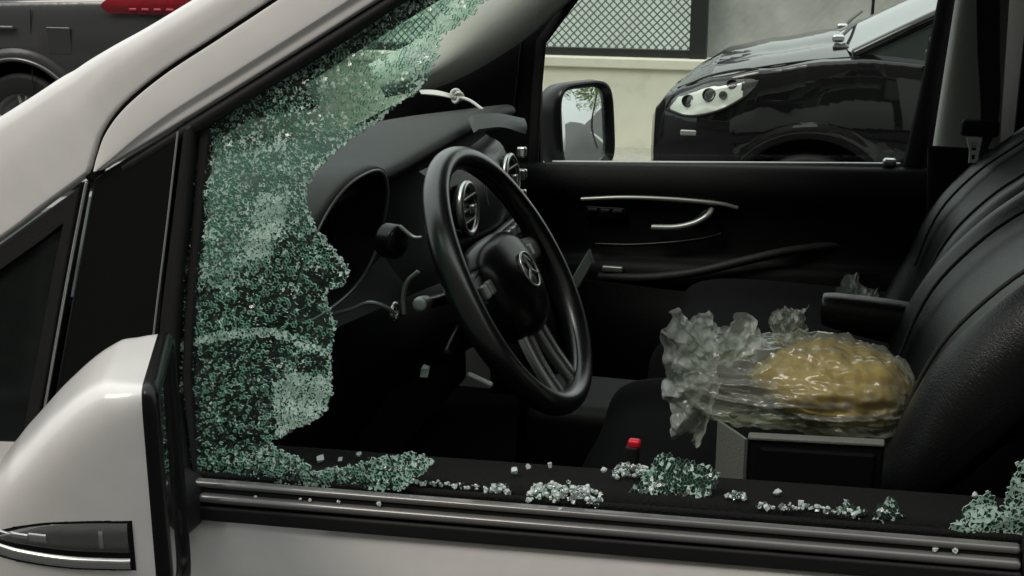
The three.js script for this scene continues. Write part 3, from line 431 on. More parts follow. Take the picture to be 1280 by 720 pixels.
  // pale lining of the far windscreen pillar
  mesh('pillar_trim', loft([[[-1.1302, 1.3241, -1.66], [-0.9754, 1.36, -1.66], [-0.8098, 1.4506, -1.66], [-0.6664, 1.5622, -1.66], [-0.5154, 1.6862, -1.66]], [[-1.1185, 1.3379, -1.63], [-0.9698, 1.3799, -1.62], [-0.8179, 1.4687, -1.62], [-0.6796, 1.5749, -1.62], [-0.5335, 1.6971, -1.62]], [[-1.1244, 1.3567, -1.615], [-0.9764, 1.4116, -1.6], [-0.8577, 1.5055, -1.6], [-0.7414, 1.5961, -1.6], [-0.5941, 1.7174, -1.6]], [[-1.1454, 1.3883, -1.63], [-1.0081, 1.4456, -1.62], [-0.9171, 1.5317, -1.62], [-0.8214, 1.6082, -1.62], [-0.6705, 1.734, -1.62]], [[-1.1689, 1.4034, -1.66], [-1.0414, 1.4671, -1.66], [-0.9607, 1.5501, -1.66], [-0.8785, 1.6272, -1.66], [-0.7167, 1.751, -1.66]]], { nv: 40, nu: 20 }), M.trimGrey, van);
  // pale lining of the far centre post with black foot
  mesh('post_trim', loft([[[0.1397, 1.2698, -1.63], [0.1483, 1.4295, -1.615], [0.1567, 1.5792, -1.6], [0.1645, 1.723, -1.58]], [[0.1448, 1.275, -1.6], [0.1531, 1.433, -1.585], [0.1613, 1.5811, -1.57], [0.1688, 1.7233, -1.55]], [[0.1767, 1.2764, -1.59], [0.1778, 1.4348, -1.575], [0.1824, 1.5821, -1.56], [0.1863, 1.7234, -1.54]], [[0.2738, 1.2741, -1.6], [0.2662, 1.4364, -1.585], [0.2598, 1.5827, -1.57], [0.2531, 1.7235, -1.55]]], { nv: 20, nu: 12 }), M.trimGrey, van);
  mesh('post_foot', loft([[[0.1721, 0.756, -1.6], [0.1498, 1.0656, -1.61], [0.1363, 1.2679, -1.62]], [[0.1771, 0.7669, -1.57], [0.1548, 1.0731, -1.58], [0.1414, 1.2731, -1.59]], [[0.3521, 0.7836, -1.57], [0.3229, 1.084, -1.58], [0.3046, 1.2755, -1.59]]], { nv: 12, nu: 10 }), M.black, van);
  // seat belt of the passenger: strap, guide and tongue
  const sb = mesh('seat_belt', loft([[[0.1846, 1.6771, -1.54], [0.2045, 1.489, -1.53], [0.2236, 1.3448, -1.52], [0.2165, 1.2401, -1.5], [0.1953, 1.1043, -1.46], [0.1911, 0.8833, -1.5]], [[0.2299, 1.6775, -1.54], [0.2473, 1.4901, -1.53], [0.2575, 1.3461, -1.52], [0.226, 1.2389, -1.5], [0.2031, 1.1048, -1.46], [0.2072, 0.8847, -1.5]]], { nv: 30, nu: 2, thick: 0.0015 }), std(lin(0.022, 0.022, 0.022), 0.8), van);
  mesh('belt_guide', rbox([0.2232, 1.329, -1.515], [0.075, 0.034, 0.02], 0.008), M.rubber, sb);
  const tg = new THREE.Shape([[0.1976, 1.3105, -1.5], [0.2284, 1.3119, -1.5], [0.225, 1.2821, -1.5], [0.224, 1.2605, -1.5], [0.2069, 1.2596, -1.5], [0.2062, 1.2845, -1.5]].map((p) => new THREE.Vector2(p[0], p[1])));
  tg.holes.push(new THREE.Path([[0.2076, 1.3027, -1.5], [0.22, 1.3033, -1.5], [0.2186, 1.2851, -1.5], [0.2108, 1.2847, -1.5]].map((p) => new THREE.Vector2(p[0], p[1]))), new THREE.Path([[0.2108, 1.2764, -1.5], [0.2178, 1.2768, -1.5], [0.2179, 1.2668, -1.5], [0.2117, 1.2665, -1.5]].map((p) => new THREE.Vector2(p[0], p[1]))));
  const te = new THREE.ExtrudeGeometry(tg, { depth: 0.003, bevelEnabled: true, bevelSize: 0.0006, bevelThickness: 0.0006, bevelSegments: 1 }); te.translate(0, 0, -1.50); mesh('belt_tongue', te, std(lin(0.85, 0.86, 0.85), 0.35), sb);
  // passenger's door mirror: dark housing, glass facing back and in
  const mc = new THREE.Vector3(...[-0.6984, 1.2236, -1.98]), nn = new THREE.Vector3(0.829, 0.09, 0.559).normalize(), up = new THREE.Vector3(0, 1, 0), wx = up.clone().cross(nn).normalize(); up.copy(nn).cross(wx);
  const rg = (hw, hh, d, e, sy = 0) => { const r = []; for (let i = 0; i <= 56; i++) { const t = i / 56 * Math.PI * 2, cx = Math.cos(t), s = Math.sin(t); r.push(mc.clone().addScaledVector(wx, hw * Math.sign(cx) * Math.abs(cx) ** (2 / e)).addScaledVector(up, hh * Math.sign(s) * Math.abs(s) ** (2 / e) + sy).addScaledVector(nn, d)); } return r; };
  const pm = mesh('passenger_mirror', grid([rg(0.082, 0.098, -0.012, 4.5), rg(0.090, 0.106, 0.006, 4.5), rg(0.098, 0.114, 0.004, 4.5), rg(0.102, 0.118, -0.02, 4), rg(0.096, 0.112, -0.08, 3.2), rg(0.06, 0.07, -0.13, 2.5), rg(0.002, 0.002, -0.145, 2)], 0, true), M.gloss, van);
  mesh('mirror_glass', grid([1, 0.85, 0.7, 0.55, 0.4, 0.25, 0.12, 0.001].map((f) => rg(0.0835 * f, 0.0995 * f, -0.012 + 0.005 * (1 - f * f), 4.5 - 2 * (1 - f))), 0, true), M.mirror, pm);
  mesh('mirror_arm', rbox([mc.x - 0.03, mc.y - 0.12, -1.87], [0.09, 0.06, 0.16], 0.02), M.gloss, pm);
}

// ---- dashboard
{
  const prof = (x, z) => 0;
  const sec = (z, lip, dy) => [[-1.70, 1.13, z], [-1.4, 1.22 + dy * 0.4, z], [-1.05, 1.315 + dy, z], [-0.84, 1.352 + dy, z], [lip - 0.02, 1.362 + dy, z], [lip, 1.352 + dy, z], [lip - 0.01, 1.335 + dy, z], [lip - 0.07, 1.30 + dy, z], [lip - 0.06, 1.20 + dy, z], [lip - 0.03, 1.10, z], [lip - 0.05, 0.98, z], [lip - 0.2, 0.86, z], [-1.2, 0.7, z]];
  const dash = mesh('dashboard', loft([sec(-0.14, -0.79, -0.06), sec(-0.2, -0.76, -0.045), sec(-0.28, -0.745, -0.01), sec(-0.5, -0.735, 0.0), sec(-0.7, -0.73, 0.0), sec(-1.0, -0.725, 0.008), sec(-1.3, -0.735, 0.0), sec(-1.5, -0.76, -0.02), sec(-1.63, -0.80, -0.04)], { nv: 60, nu: 60 }), M.dash, van);
  mesh('dash_end', plate([[-1.7, 1.13], [-1.4, 1.19], [-1.05, 1.25], [-0.84, 1.288], [-0.80, 1.285], [-0.85, 1.14], [-0.83, 1.05], [-0.99, 0.86], [-1.2, 0.7], [-1.7, 0.7]], -0.135, 0.03, 0.006), M.black, dash);
  // hooded instrument cluster: thick cowl, bright rim, dark bowl with two dials
  const ring = (x, w, h, lean, e = 2.6, cy = 1.288, cz = -0.42) => { const r = []; for (let i = 0; i <= 60; i++) { const t = i / 60 * Math.PI * 2, c = Math.cos(t), s = Math.sin(t); const yy = h * Math.sign(s) * Math.abs(s) ** (2 / e); r.push(new THREE.Vector3(x - lean * yy, cy + yy, cz + w * Math.sign(c) * Math.abs(c) ** (2 / e) * (1 - 0.16 * yy / h))); } return r; };
  const cl = mesh('instrument_cowl', grid([ring(-0.96, 0.12, 0.05, 0), ring(-0.9, 0.155, 0.088, 0), ring(-0.8, 0.165, 0.108, -0.15), ring(-0.735, 0.165, 0.112, -0.3), ring(-0.722, 0.160, 0.108, -0.3), ring(-0.724, 0.152, 0.100, -0.3), ring(-0.80, 0.14, 0.088, -0.1), ring(-0.845, 0.13, 0.08, 0), ring(-0.846, 0.001, 0.001, 0)], 0, true), M.dash, dash.parent);
  const rp = ring(-0.7225, 0.1555, 0.1035, -0.3).slice(0, 60).map((p) => p.toArray()); mesh('cowl_rim', tube(rp, 0.0032, 120, 6, true), M.satin, cl);
  for (const z of [-0.355, -0.485]) { const d = new THREE.CylinderGeometry(0.052, 0.055, 0.012, 32); d.rotateZ(Math.PI / 2); d.translate(-0.838, 1.285, z); const o = mesh('dial', d, M.gloss, cl); const rg = new THREE.TorusGeometry(0.052, 0.0025, 8, 40); rg.rotateY(Math.PI / 2); rg.translate(-0.831, 1.285, z); mesh('dial_ring', rg, M.satin, o); }
  // centre: raised pad, round vents with fins, control panel
  mesh('centre_pad', loft([[[-0.7199, 1.3833, -1.02], [-0.6974, 1.3727, -1.12], [-0.6781, 1.3464, -1.24]], [[-0.7122, 1.3731, -1.01], [-0.6913, 1.3636, -1.11], [-0.6721, 1.3368, -1.23]], [[-0.703, 1.3601, -1], [-0.6853, 1.3514, -1.1], [-0.6727, 1.3254, -1.22]]], { nv: 14, nu: 8, thick: 0.012 }), std(lin(0.10, 0.115, 0.11), 0.45), dash);
  mesh('centre_stack', loft([[[-0.72, 1.335, -0.74], [-0.70, 1.34, -0.94], [-0.72, 1.335, -1.14]], [[-0.68, 1.30, -0.74], [-0.655, 1.30, -0.94], [-0.68, 1.30, -1.14]], [[-0.65, 1.16, -0.76], [-0.625, 1.16, -0.94], [-0.65, 1.16, -1.12]], [[-0.58, 1.02, -0.78], [-0.56, 1.02, -0.94], [-0.58, 1.02, -1.10]], [[-0.56, 0.85, -0.78], [-0.54, 0.85, -0.94], [-0.56, 0.85, -1.10]], [[-0.6, 0.58, -0.76], [-0.6, 0.58, -0.94], [-0.6, 0.58, -1.12]]], { nv: 20, nu: 30 }), M.gloss, dash);
  for (const [y, z, R] of [[1.262, -0.80, 0.043], [1.265, -0.94, 0.043], [1.262, -1.08, 0.043]]) {
    const x = -0.653, t = new THREE.TorusGeometry(R, 0.0065, 10, 40); t.rotateY(Math.PI / 2); t.rotateZ(0.1); t.translate(x, y, z); const v = mesh('air_vent', t, M.silver, dash.parent);
    const b = new THREE.CylinderGeometry(R, R * 0.9, 0.01, 32); b.rotateZ(Math.PI / 2); b.translate(x - 0.01, y, z); mesh('vent_bowl', b, M.gloss, v);
    for (const k of [-1, 0, 1]) mesh('vent_fin', rbox([x - 0.001, y + k * R * 0.5, z], [0.01, 0.004, 2 * R * Math.sqrt(1 - 0.25 * k * k) * 0.96], 0.0015), M.satin, v);
    mesh('vent_knob', rbox([x + 0.004, y, z], [0.012, 0.016, 0.016], 0.004), M.silver, v);
  }
  { const p = mesh('control_panel', rbox([-0.624, 1.185, -0.94], [0.012, 0.04, 0.30], 0.005, [0, 0, 0.14]), M.gloss, dash); for (let k = 0; k < 8; k++) mesh('button', rbox([-0.616, 1.187, -0.82 - k * 0.034], [0.008, 0.02, 0.026], 0.003, [0, 0, 0.14]), M.satin, p); }
  for (const [y, z] of [[1.30, -1.155], [1.255, -1.16], [1.215, -1.155]]) mesh('stack_clip', rbox([-0.652, y, z], [0.02, 0.022, 0.014], 0.005), M.silver, dash);
  // knee panel and the side vent next to the door
  mesh('knee_panel', loft([[[-0.80, 1.19, -0.16], [-0.76, 1.19, -0.4], [-0.78, 1.19, -0.72]], [[-0.73, 1.08, -0.16], [-0.70, 1.08, -0.4], [-0.72, 1.08, -0.72]], [[-0.8, 0.9, -0.16], [-0.78, 0.9, -0.4], [-0.8, 0.9, -0.72]]], { nv: 20, nu: 14 }), M.black, dash);
  mesh('footwell', rbox([-1.25, 0.9, -0.88], [0.7, 0.5, 1.4], 0.02), M.carpet, dash);
  mesh('trim_blade', plate([[-0.483, 1.1499, -1], [-0.4734, 1.1245, -1], [-0.5016, 1.0728, -1], [-0.5172, 1.0872, -1]], -1.0, 0.02, 0.003), std(lin(0.10, 0.12, 0.12), 0.4), dash);
}

// ---- steering wheel
{
  const C = [-0.470, 1.252, -0.42], a = 29 * Math.PI / 180, N = [Math.cos(a), Math.sin(a), 0], U = [-Math.sin(a), Math.cos(a), 0], Zx = [0, 0, 1];
  const L = (r, u, n) => [C[0] + U[0] * u + N[0] * n, C[1] + U[1] * u + N[1] * n, C[2] + r];
  const rimP = []; for (let i = 0; i < 64; i++) { const t = i / 64 * Math.PI * 2; rimP.push(L(0.190 * Math.cos(t), 0.190 * Math.sin(t), 0)); }
  const P = []; for (let i = 0; i <= 96; i++) { const t = i / 96 * Math.PI * 2, row = [], grip = 0.0165 + 0.0018 * Math.max(0, Math.cos(2 * (t - 0.3))) ; for (let j = 0; j <= 20; j++) { const f = j / 20 * Math.PI * 2, R = 0.190 + grip * Math.cos(f); row.push(V(L(R * Math.cos(t), R * Math.sin(t), grip * 1.12 * Math.sin(f)))); } P.push(row); }
  const sw = mesh('steering_wheel', grid(P, 0, true), M.wheelLeather, van);
  { const s = []; for (let i = 0; i < 72; i++) { const t = i / 72 * Math.PI * 2; s.push(L(0.1738 * Math.cos(t), 0.1738 * Math.sin(t), 0.004)); } mesh('rim_seam', tube(s, 0.0011, 140, 5, true), M.dash, sw); }
  // airbag cover: domed, wide top and narrow foot
  const rg = (k, n, s) => { const r = []; for (let i = 0; i <= 48; i++) { const t = i / 48 * Math.PI * 2, cx = Math.cos(t), sy = Math.sin(t), e = 2 / 2.7; const y = 0.078 * Math.sign(sy) * Math.abs(sy) ** e, x = 0.088 * Math.sign(cx) * Math.abs(cx) ** e * (1 + 0.18 * y / 0.078); r.push(V(L(x * k, y * k - 0.008, n))); } return r; };
  mesh('airbag_cover', grid([rg(0.8, -0.05), rg(0.98, -0.03), rg(1.0, -0.01), rg(0.95, 0.006), rg(0.78, 0.018), rg(0.5, 0.026), rg(0.2, 0.029), rg(0.001, 0.0295)], 0, true), M.gloss, sw);
  const spoke = (pts, w0, w1) => { const A = pts.map(V), rows = [[], [], [], []]; pts.forEach((p, i) => { const d = (A[Math.min(i + 1, A.length - 1)].clone().sub(A[Math.max(i - 1, 0)])).normalize(), s = d.clone().cross(V(N)).normalize(), w = w0 + (w1 - w0) * i / (pts.length - 1); [[-1, -0.008], [-0.8, 0.006], [0.8, 0.006], [1, -0.008]].forEach(([k, n], q) => rows[q].push(A[i].clone().addScaledVector(s, k * w).addScaledVector(V(N), n).toArray())); }); return loft(rows, { nv: 16, nu: 9 }); };
  mesh('spoke', spoke([L(0.07, 0.012, -0.008), L(0.12, 0.012, -0.008), L(0.178, 0.006, -0.002)], 0.032, 0.022), M.gloss, sw);
  mesh('spoke', spoke([L(-0.07, 0.012, -0.008), L(-0.12, 0.012, -0.008), L(-0.178, 0.006, -0.002)], 0.032, 0.022), M.gloss, sw);
  for (const s of [1, -1]) mesh('lower_spoke', spoke([L(s * 0.03, -0.06, -0.010), L(s * 0.036, -0.12, -0.010), L(s * 0.04, -0.178, -0.004)], 0.016, 0.013), M.silver, sw);
  for (const s of [1, -1]) for (const k of [0, 1]) mesh('wheel_button', rbox(L(s * (0.095 + 0.022 * k), 0.014, 0.001), [0.01, 0.02, 0.016], 0.003, [0, 0, a]), M.satin, sw);
  { const t = new THREE.TorusGeometry(0.026, 0.0022, 8, 36); const gs = [orient(t, L(0, 0.002, 0.0305), Zx, U)]; for (const q of [90, 210, 330]) { const f = q * Math.PI / 180; gs.push(tube([L(0, 0.002, 0.0305), L(0.025 * Math.cos(f), 0.002 + 0.025 * Math.sin(f), 0.0305)], 0.002, 2, 6)); } mesh('emblem', merge(gs), M.silver, sw); }
  // column shroud, stalks, ignition ring and lever
  const col = mesh('steering_column', loft([0.0, 1, 2, 3].map((i) => { const r = []; const w = [0.05, 0.056, 0.06, 0.065][i], d = [-0.05, -0.12, -0.2, -0.32][i]; for (let k = 0; k <= 24; k++) { const t = k / 24 * Math.PI * 2; r.push(L(w * Math.cos(t), w * 0.95 * Math.sin(t) - 0.012, d)); } return r; }), { nv: 40, nu: 14 }), M.black, van);
  mesh('stalk', tube([L(0.05, 0.02, -0.07), L(0.10, 0.03, -0.072), L(0.155, 0.04, -0.066)], 0.0085, 14, 10), M.gloss, col);
  mesh('stalk_end', tube([L(0.155, 0.04, -0.066), L(0.178, 0.044, -0.063)], 0.0105, 4, 10), M.satin, col);
  mesh('stalk', tube([L(0.05, -0.02, -0.08), L(0.11, -0.03, -0.08), L(0.15, -0.034, -0.075)], 0.007, 14, 10), M.gloss, col);
  mesh('stalk', tube([L(-0.05, 0.02, -0.07), L(-0.11, 0.03, -0.072), L(-0.165, 0.04, -0.066)], 0.009, 14, 10), M.gloss, col);
  { const k = new THREE.TorusGeometry(0.011, 0.004, 8, 24); k.rotateY(Math.PI / 2); k.translate(...[-0.6155, 1.2179, -0.33]); mesh('ignition_ring', k, M.silver, col); }
  mesh('light_switch', tube([[-0.6283, 1.3178, -0.34], [-0.6124, 1.3177, -0.335]], 0.024, 2, 20), M.gloss, col);
  mesh('switch_mark', tube([[-0.6005, 1.3433, -0.32], [-0.5806, 1.3313, -0.315], [-0.5663, 1.3323, -0.31]], 0.0028, 8, 6), M.satin, col);
  mesh('shroud_edge', tube([[-0.5903, 1.2265, -0.3], [-0.5909, 1.2492, -0.3], [-0.5846, 1.2722, -0.3], [-0.5695, 1.2868, -0.3]], 0.0036, 12, 6), M.satin, col);
  mesh('cable', tube([[-0.6927, 1.2182, -0.3], [-0.6663, 1.2272, -0.3], [-0.64, 1.2385, -0.3], [-0.6207, 1.2303, -0.31], [-0.6106, 1.2189, -0.32]], 0.003, 20, 6), M.satin, col);
  mesh('adjuster_lever', tube([[-0.5112, 1.1322, -0.34], [-0.4787, 1.12, -0.34]], 0.0042, 2, 8), std(lin(0.7, 0.72, 0.7), 0.4), col);
}

// ---- seats
const seatAt = (name, zc, bx, by, near) => {
  const w = 0.255, lean = 0.68, ux = Math.sin(lean), uy = Math.cos(lean);
  // cushion
  const cs = (x, h) => { const r = []; for (let i = 0; i <= 16; i++) { const s = -1 + i / 8, bol = Math.exp(-(((Math.abs(s) - 0.80) / 0.17) ** 2)) * 0.022 - Math.max(0, Math.abs(s) - 0.9) * 0.5; r.push([x, h + bol, zc + s * w]); } return r; };
  const seat = mesh(name, loft([cs(-0.36, by - 0.2), cs(-0.375, by - 0.15), cs(-0.35, by - 0.105), cs(-0.27, by - 0.085), cs(-0.1, by - 0.085), cs(0.05, by - 0.09), cs(0.12, by - 0.1), cs(0.12, by - 0.2)], { nv: 40, nu: 40 }), M.seatCloth, van);
  mesh('seat_base', rbox([-0.13, by - 0.33, zc], [0.42, 0.30, 0.42], 0.02), M.black, seat);
  // backrest sections along the lean: thickness profile with bolsters
  const rows = [], hs = [-0.12, -0.06, 0.0, 0.07, 0.14, 0.23, 0.31, 0.42, 0.54, 0.61, 0.64];
  const wd = [0.2, 0.235, 0.25, 0.255, 0.258, 0.258, 0.255, 0.245, 0.22, 0.19, 0.15], fw = [-0.02, 0.0, 0.016, 0.046, 0.062, 0.060, 0.044, 0.022, 0.014, 0.0, -0.01];
  hs.forEach((h, k) => { const r = []; for (let i = 0; i <= 40; i++) { const t = i / 40 * Math.PI * 2, c = Math.cos(t), s = Math.sin(t), e = 2 / 3.2; let zz = wd[k] * Math.sign(c) * Math.abs(c) ** e, th = Math.sign(s) * Math.abs(s) ** e; let d = th > 0 ? th * (0.06) : th * fw[k]; if (th < 0) { const q = Math.abs(zz) / wd[k]; d -= 0.030 * Math.exp(-(((q - 0.8) / 0.2) ** 2)) * Math.min(1, -th * 2) - 0.006 * Math.exp(-((q / 0.5) ** 2)); } r.push([bx + ux * h + uy * d, by + uy * h - ux * d, zc + zz]); } rows.push(r); });
  rows.push(rows[10].map((p) => [bx + ux * 0.65, by + uy * 0.65, zc]));
  mesh('backrest', loft(rows, { nv: 80, nu: 60, closed: true }), M.leather, seat);
  for (const s of [-0.52, 0.52]) { const q = []; for (let k = 2; k < 10; k++) { const h = hs[k]; q.push([bx + ux * h - uy * (fw[k] + 0.012), by + uy * h + ux * (fw[k] + 0.012), zc + s * wd[k]]); } mesh('seam', tube(q, 0.003, 30, 6), M.dash, seat); }
  // head restraint
  const hr = [-0.1, -0.06, 0, 0.06, 0.1].map((h, k) => { const r = [], W = [0.1, 0.125, 0.13, 0.125, 0.1][k], T = [0.02, 0.045, 0.05, 0.045, 0.02][k]; for (let i = 0; i <= 24; i++) { const t = i / 24 * Math.PI * 2; r.push([bx + ux * (0.76 + h) + uy * T * Math.sin(t) - 0.02, by + uy * (0.76 + h) - ux * T * Math.sin(t), zc + W * Math.cos(t)]); } return r; });
  mesh('head_restraint', loft(hr, { nv: 30, nu: 16 }), M.leather, seat);
  return seat;
};
const ds = seatAt('driver_seat', -0.46, 0.088, 1.095, true);
seatAt('passenger_seat', -1.30, 0.138, 1.035, false);
{
  const p0 = [-0.0498, 1.1635, -0.66], p1 = [0.1569, 1.139, -0.66];
  const ar = []; for (const [t, h, dz, e] of [[0, 0.003, 0.004, 0], [0.01, 0.017, 0.02, 0], [0.05, 0.0245, 0.027, 0], [0.3, 0.030, 0.03, 0], [0.7, 0.034, 0.03, 0], [1, 0.036, 0.03, 0], [1.4, 0.03, 0.03, 0]]) { const r = []; for (let i = 0; i <= 28; i++) { const f = i / 28 * Math.PI * 2, c = Math.cos(f), s = Math.sin(f); r.push([p0[0] + (p1[0] - p0[0]) * t, p0[1] + (p1[1] - p0[1]) * t + h * Math.sign(s) * Math.abs(s) ** 0.7, -0.69 + dz * Math.sign(c) * Math.abs(c) ** 0.7]); } ar.push(r); }
  mesh('armrest', loft(ar, { nv: 40, nu: 30 }), M.leather, ds);
  // hard side shield of the seat with a lighter front end
  const b0 = [-0.1113, 1.1361, -0.2], b1 = [0.0478, 1.1444, -0.2];
  mesh('side_shield', plate([b0, b1, [b1[0], 0.95], [b0[0], 0.95]], -0.2, 0.012, 0.004), M.black, ds);
  mesh('shield_panel', plate([[-0.0969, 1.1276, -0.194], [0.0376, 1.1335, -0.194], [b1[0] - 0.012, 0.97], [b0[0] + 0.012, 0.97]], -0.194, 0.008, 0.003), M.gloss, ds);
  mesh('shield_lip', bar([b0[0] - 0.001, b0[1] + 0.001, -0.205], [b1[0], b1[1] + 0.001, -0.205], 0.005, 0.016, 0.002), M.boxGrey, ds);
  mesh('shield_end', loft([[[b0[0] - 0.001, b0[1], -0.198], [b0[0] - 0.014, b0[1] - 0.002, -0.22], [b0[0] - 0.042, b0[1] - 0.008, -0.27]], [[b0[0] - 0.001, 0.95, -0.198], [b0[0] - 0.014, 0.95, -0.22], [b0[0] - 0.042, 0.95, -0.27]]], { nv: 10, nu: 4, thick: -0.004 }), M.boxGrey, ds);
  const bk = mesh('belt_buckle', rbox([-0.2526, 1.1011, -0.19], [0.018, 0.03, 0.014], 0.005), M.rubber, ds); 
  mesh('release_button', rbox([-0.2501, 1.1185, -0.19], [0.016, 0.011, 0.012], 0.004), M.red, ds);
  mesh('centre_tray', rbox([-0.3, 0.74, -0.88], [0.5, 0.36, 0.2], 0.03), M.black, van);
}
setBase(van, [0.2, 0, -0.88]);

// ================================================================ LOOSE THINGS
function crumbGeo(s) { const g = rnd() < 0.6 ? new THREE.BoxGeometry(s * 1.7, s * 1.5, s * 1.3).toNonIndexed() : new THREE.IcosahedronGeometry(s, 0), p = g.attributes.position, seenV = {}; for (let i = 0; i < p.count; i++) { const k = [p.getX(i), p.getY(i), p.getZ(i)].map((q) => q.toFixed(5)).join(); const f = seenV[k] || (seenV[k] = [rr(0.6, 1.25), rr(0.6, 1.25), rr(0.6, 1.25)]); p.setXYZ(i, p.getX(i) * f[0], p.getY(i) * f[1], p.getZ(i) * f[2]); } g.deleteAttribute('uv'); g.deleteAttribute('normal'); g.rotateX(rr(0, 6)); g.rotateY(rr(0, 6)); g.computeVertexNormals(); return g; }
function shard(label, outline, origin, e1, e2, opt) {
  const c = crazed(outline, origin, e1, e2, opt.size || 0.0042, { open: 0.8, ...opt });
  const t = thing('glass_shard', label, 'glass shard');
  for (const [n, g, m] of [['glass_dice', c.clear, M.cellClear], ['crushed_glass', c.frost, M.cellFrost], ['fracture_edges', c.edge, M.cellEdge], ['glass_chips', c.chip, M.crumb]]) if (g && g.attributes.position.count) mesh(n, g, m, t).userData.kind = 'stuff';
  setBase(t, origin); return t;
}
const sN = (k) => (x, y) => 0.004 * perlin.noise(x * 55 + k, y * 55, k * 1.7);
shard('triangular sheet of crazed glass propped on the window sill, tallest one', [[-0.2354, 1.1118, -0.0374], [-0.2179, 1.1399, -0.043], [-0.1965, 1.1736, -0.0497], [-0.1817, 1.1671, -0.0484], [-0.1583, 1.1642, -0.0478], [-0.1302, 1.1557, -0.0461], [-0.1331, 1.1465, -0.0443], [-0.1374, 1.1301, -0.041], [-0.1514, 1.1142, -0.0378], [-0.1979, 1.1107, -0.0371]], [-0.1883, 1.1139, -0.0328], [1, 0.02, 0], [0, 0.9, -0.45], { frost: () => 0.3, bump: sN(1), tilt: 0.2 });
shard('small pointed tent of crazed glass on the sill below the driver seat', [[0.034, 1.1283, -0.0257], [0.041, 1.1445, -0.0289], [0.0507, 1.1567, -0.0313], [0.0603, 1.1484, -0.0297], [0.0688, 1.1341, -0.0268], [0.0539, 1.1255, -0.0251]], [0.0522, 1.1262, -0.0252], [1, 0.04, 0], [0, 0.9, -0.45], { frost: () => 0.35, bump: sN(2), tilt: 0.25 });
shard('small ragged flake of crazed glass beside the pointed tent of glass', [[-0.001, 1.1285, -0.0257], [0.0044, 1.1471, -0.0294], [0.0146, 1.1432, -0.0286], [0.0302, 1.1347, -0.0269], [0.0192, 1.1266, -0.0253]], [0.0108, 1.1273, -0.0255], [1, 0.04, 0], [0, 0.9, -0.45], { frost: () => 0.35, bump: sN(3), tilt: 0.25 });
function pile(label, cx, n, len, hgt, dep, s0, s1) {
  const t = thing('glass_pile', label, 'broken glass'), gs = [];
  const gc = [];
  for (let k = 0; k < n; k++) { const a = rr(-1, 1), prof = Math.pow(1 - a * a, 0.6) * (0.7 + 0.5 * perlin.noise(a * 3 + cx[0] * 50, 1, 2)), b = rr(-1, 1); const g = crumbGeo(rr(s0, s1)); g.translate(cx[0] + a * len, cx[1] + a * len * 0.037 + rnd() * hgt * prof * (1 - b * b * 0.6), cx[2] + b * dep); (rnd() < 0.5 ? gs : gc).push(g); }
  mesh('crumbs', mergeGeometries(gs), M.crumb, t).userData.kind = 'stuff'; mesh('clear_crumbs', mergeGeometries(gc), M.crumbClear, t).userData.kind = 'stuff'; setBase(t, cx); return t;
}
pile('long glittering heap of pale glass crumbs on the window sill', [-0.2999, 1.1143, -0.0229], 240, 0.042, 0.026, 0.016, 0.0018, 0.0036);
pile('loose handful of whitish glass crumbs behind the triangular shard', [-0.2316, 1.127, -0.0804], 90, 0.022, 0.016, 0.014, 0.0018, 0.0034);
pile('little knot of glass crumbs near the curled edge of the hanging pane', [-0.379, 1.1127, -0.0225], 60, 0.015, 0.011, 0.008, 0.0016, 0.003);
pile('few glass crumbs at the foot of the grey seat shield', [-0.1088, 1.1327, -0.0365], 24, 0.011, 0.008, 0.006, 0.0015, 0.003);
pile('thin trail of glass crumbs along the groove of the sill', [-0.4382, 1.1134, -0.0207], 50, 0.05, 0.005, 0.005, 0.0012, 0.0026);
pile('sparse trail of glass crumbs on the sill under the driver backrest', [-0.0316, 1.1318, -0.0284], 50, 0.055, 0.006, 0.006, 0.0012, 0.003);
const crumbM = M.crumb;
for (const [p, s, lab] of [[[-0.3678, 1.1259, -0.0552], 0.004, 'glass crumb on the ledge behind the little knot of crumbs'], [[-0.3306, 1.1286, -0.0757], 0.0035, 'glass crumb on the ledge just behind the long glittering heap'], [[-0.2621, 1.1382, -0.0576], 0.004, 'glass crumb on the ledge between long heap and triangular shard'], [[-0.4723, 1.1212, -0.0642], 0.0042, 'glass crumb at the curled tip of the hanging pane'], [[-0.067, 1.1345, -0.0569], 0.0042, 'glass crumb against the dark face of the seat shield'], [[-0.0747, 1.1294, -0.0259], 0.0035, 'glass crumb in front of the seat shield beside the moulding'], [[-0.0389, 1.1337, -0.0367], 0.0038, 'glass crumb beside the sparse trail under the backrest'], [[0.1416, 1.1471, -0.0794], 0.004, 'glass crumb above the green shard in the rear window corner'], [[-0.612, 1.1131, -0.0526], 0.005, 'largest glass crumb in the notch under the hanging pane'], [[-0.5663, 1.1199, -0.064], 0.004, 'glass crumb above the curled foot of the hanging pane'], [[-0.586, 1.1159, -0.0532], 0.003, 'smallest glass crumb in the notch under the hanging pane'], [[-0.3542, 1.1281, -0.0656], 0.003, 'tiny glass crumb behind the near end of the long glittering heap']]) {
  const o = mesh(numbered('glass_crumb'), crumbGeo(s), crumbM, scene); o.position.set(...p); o.userData = { label: lab, category: 'glass crumb', group: 'loose glass crumbs on the inner ledge' };
}
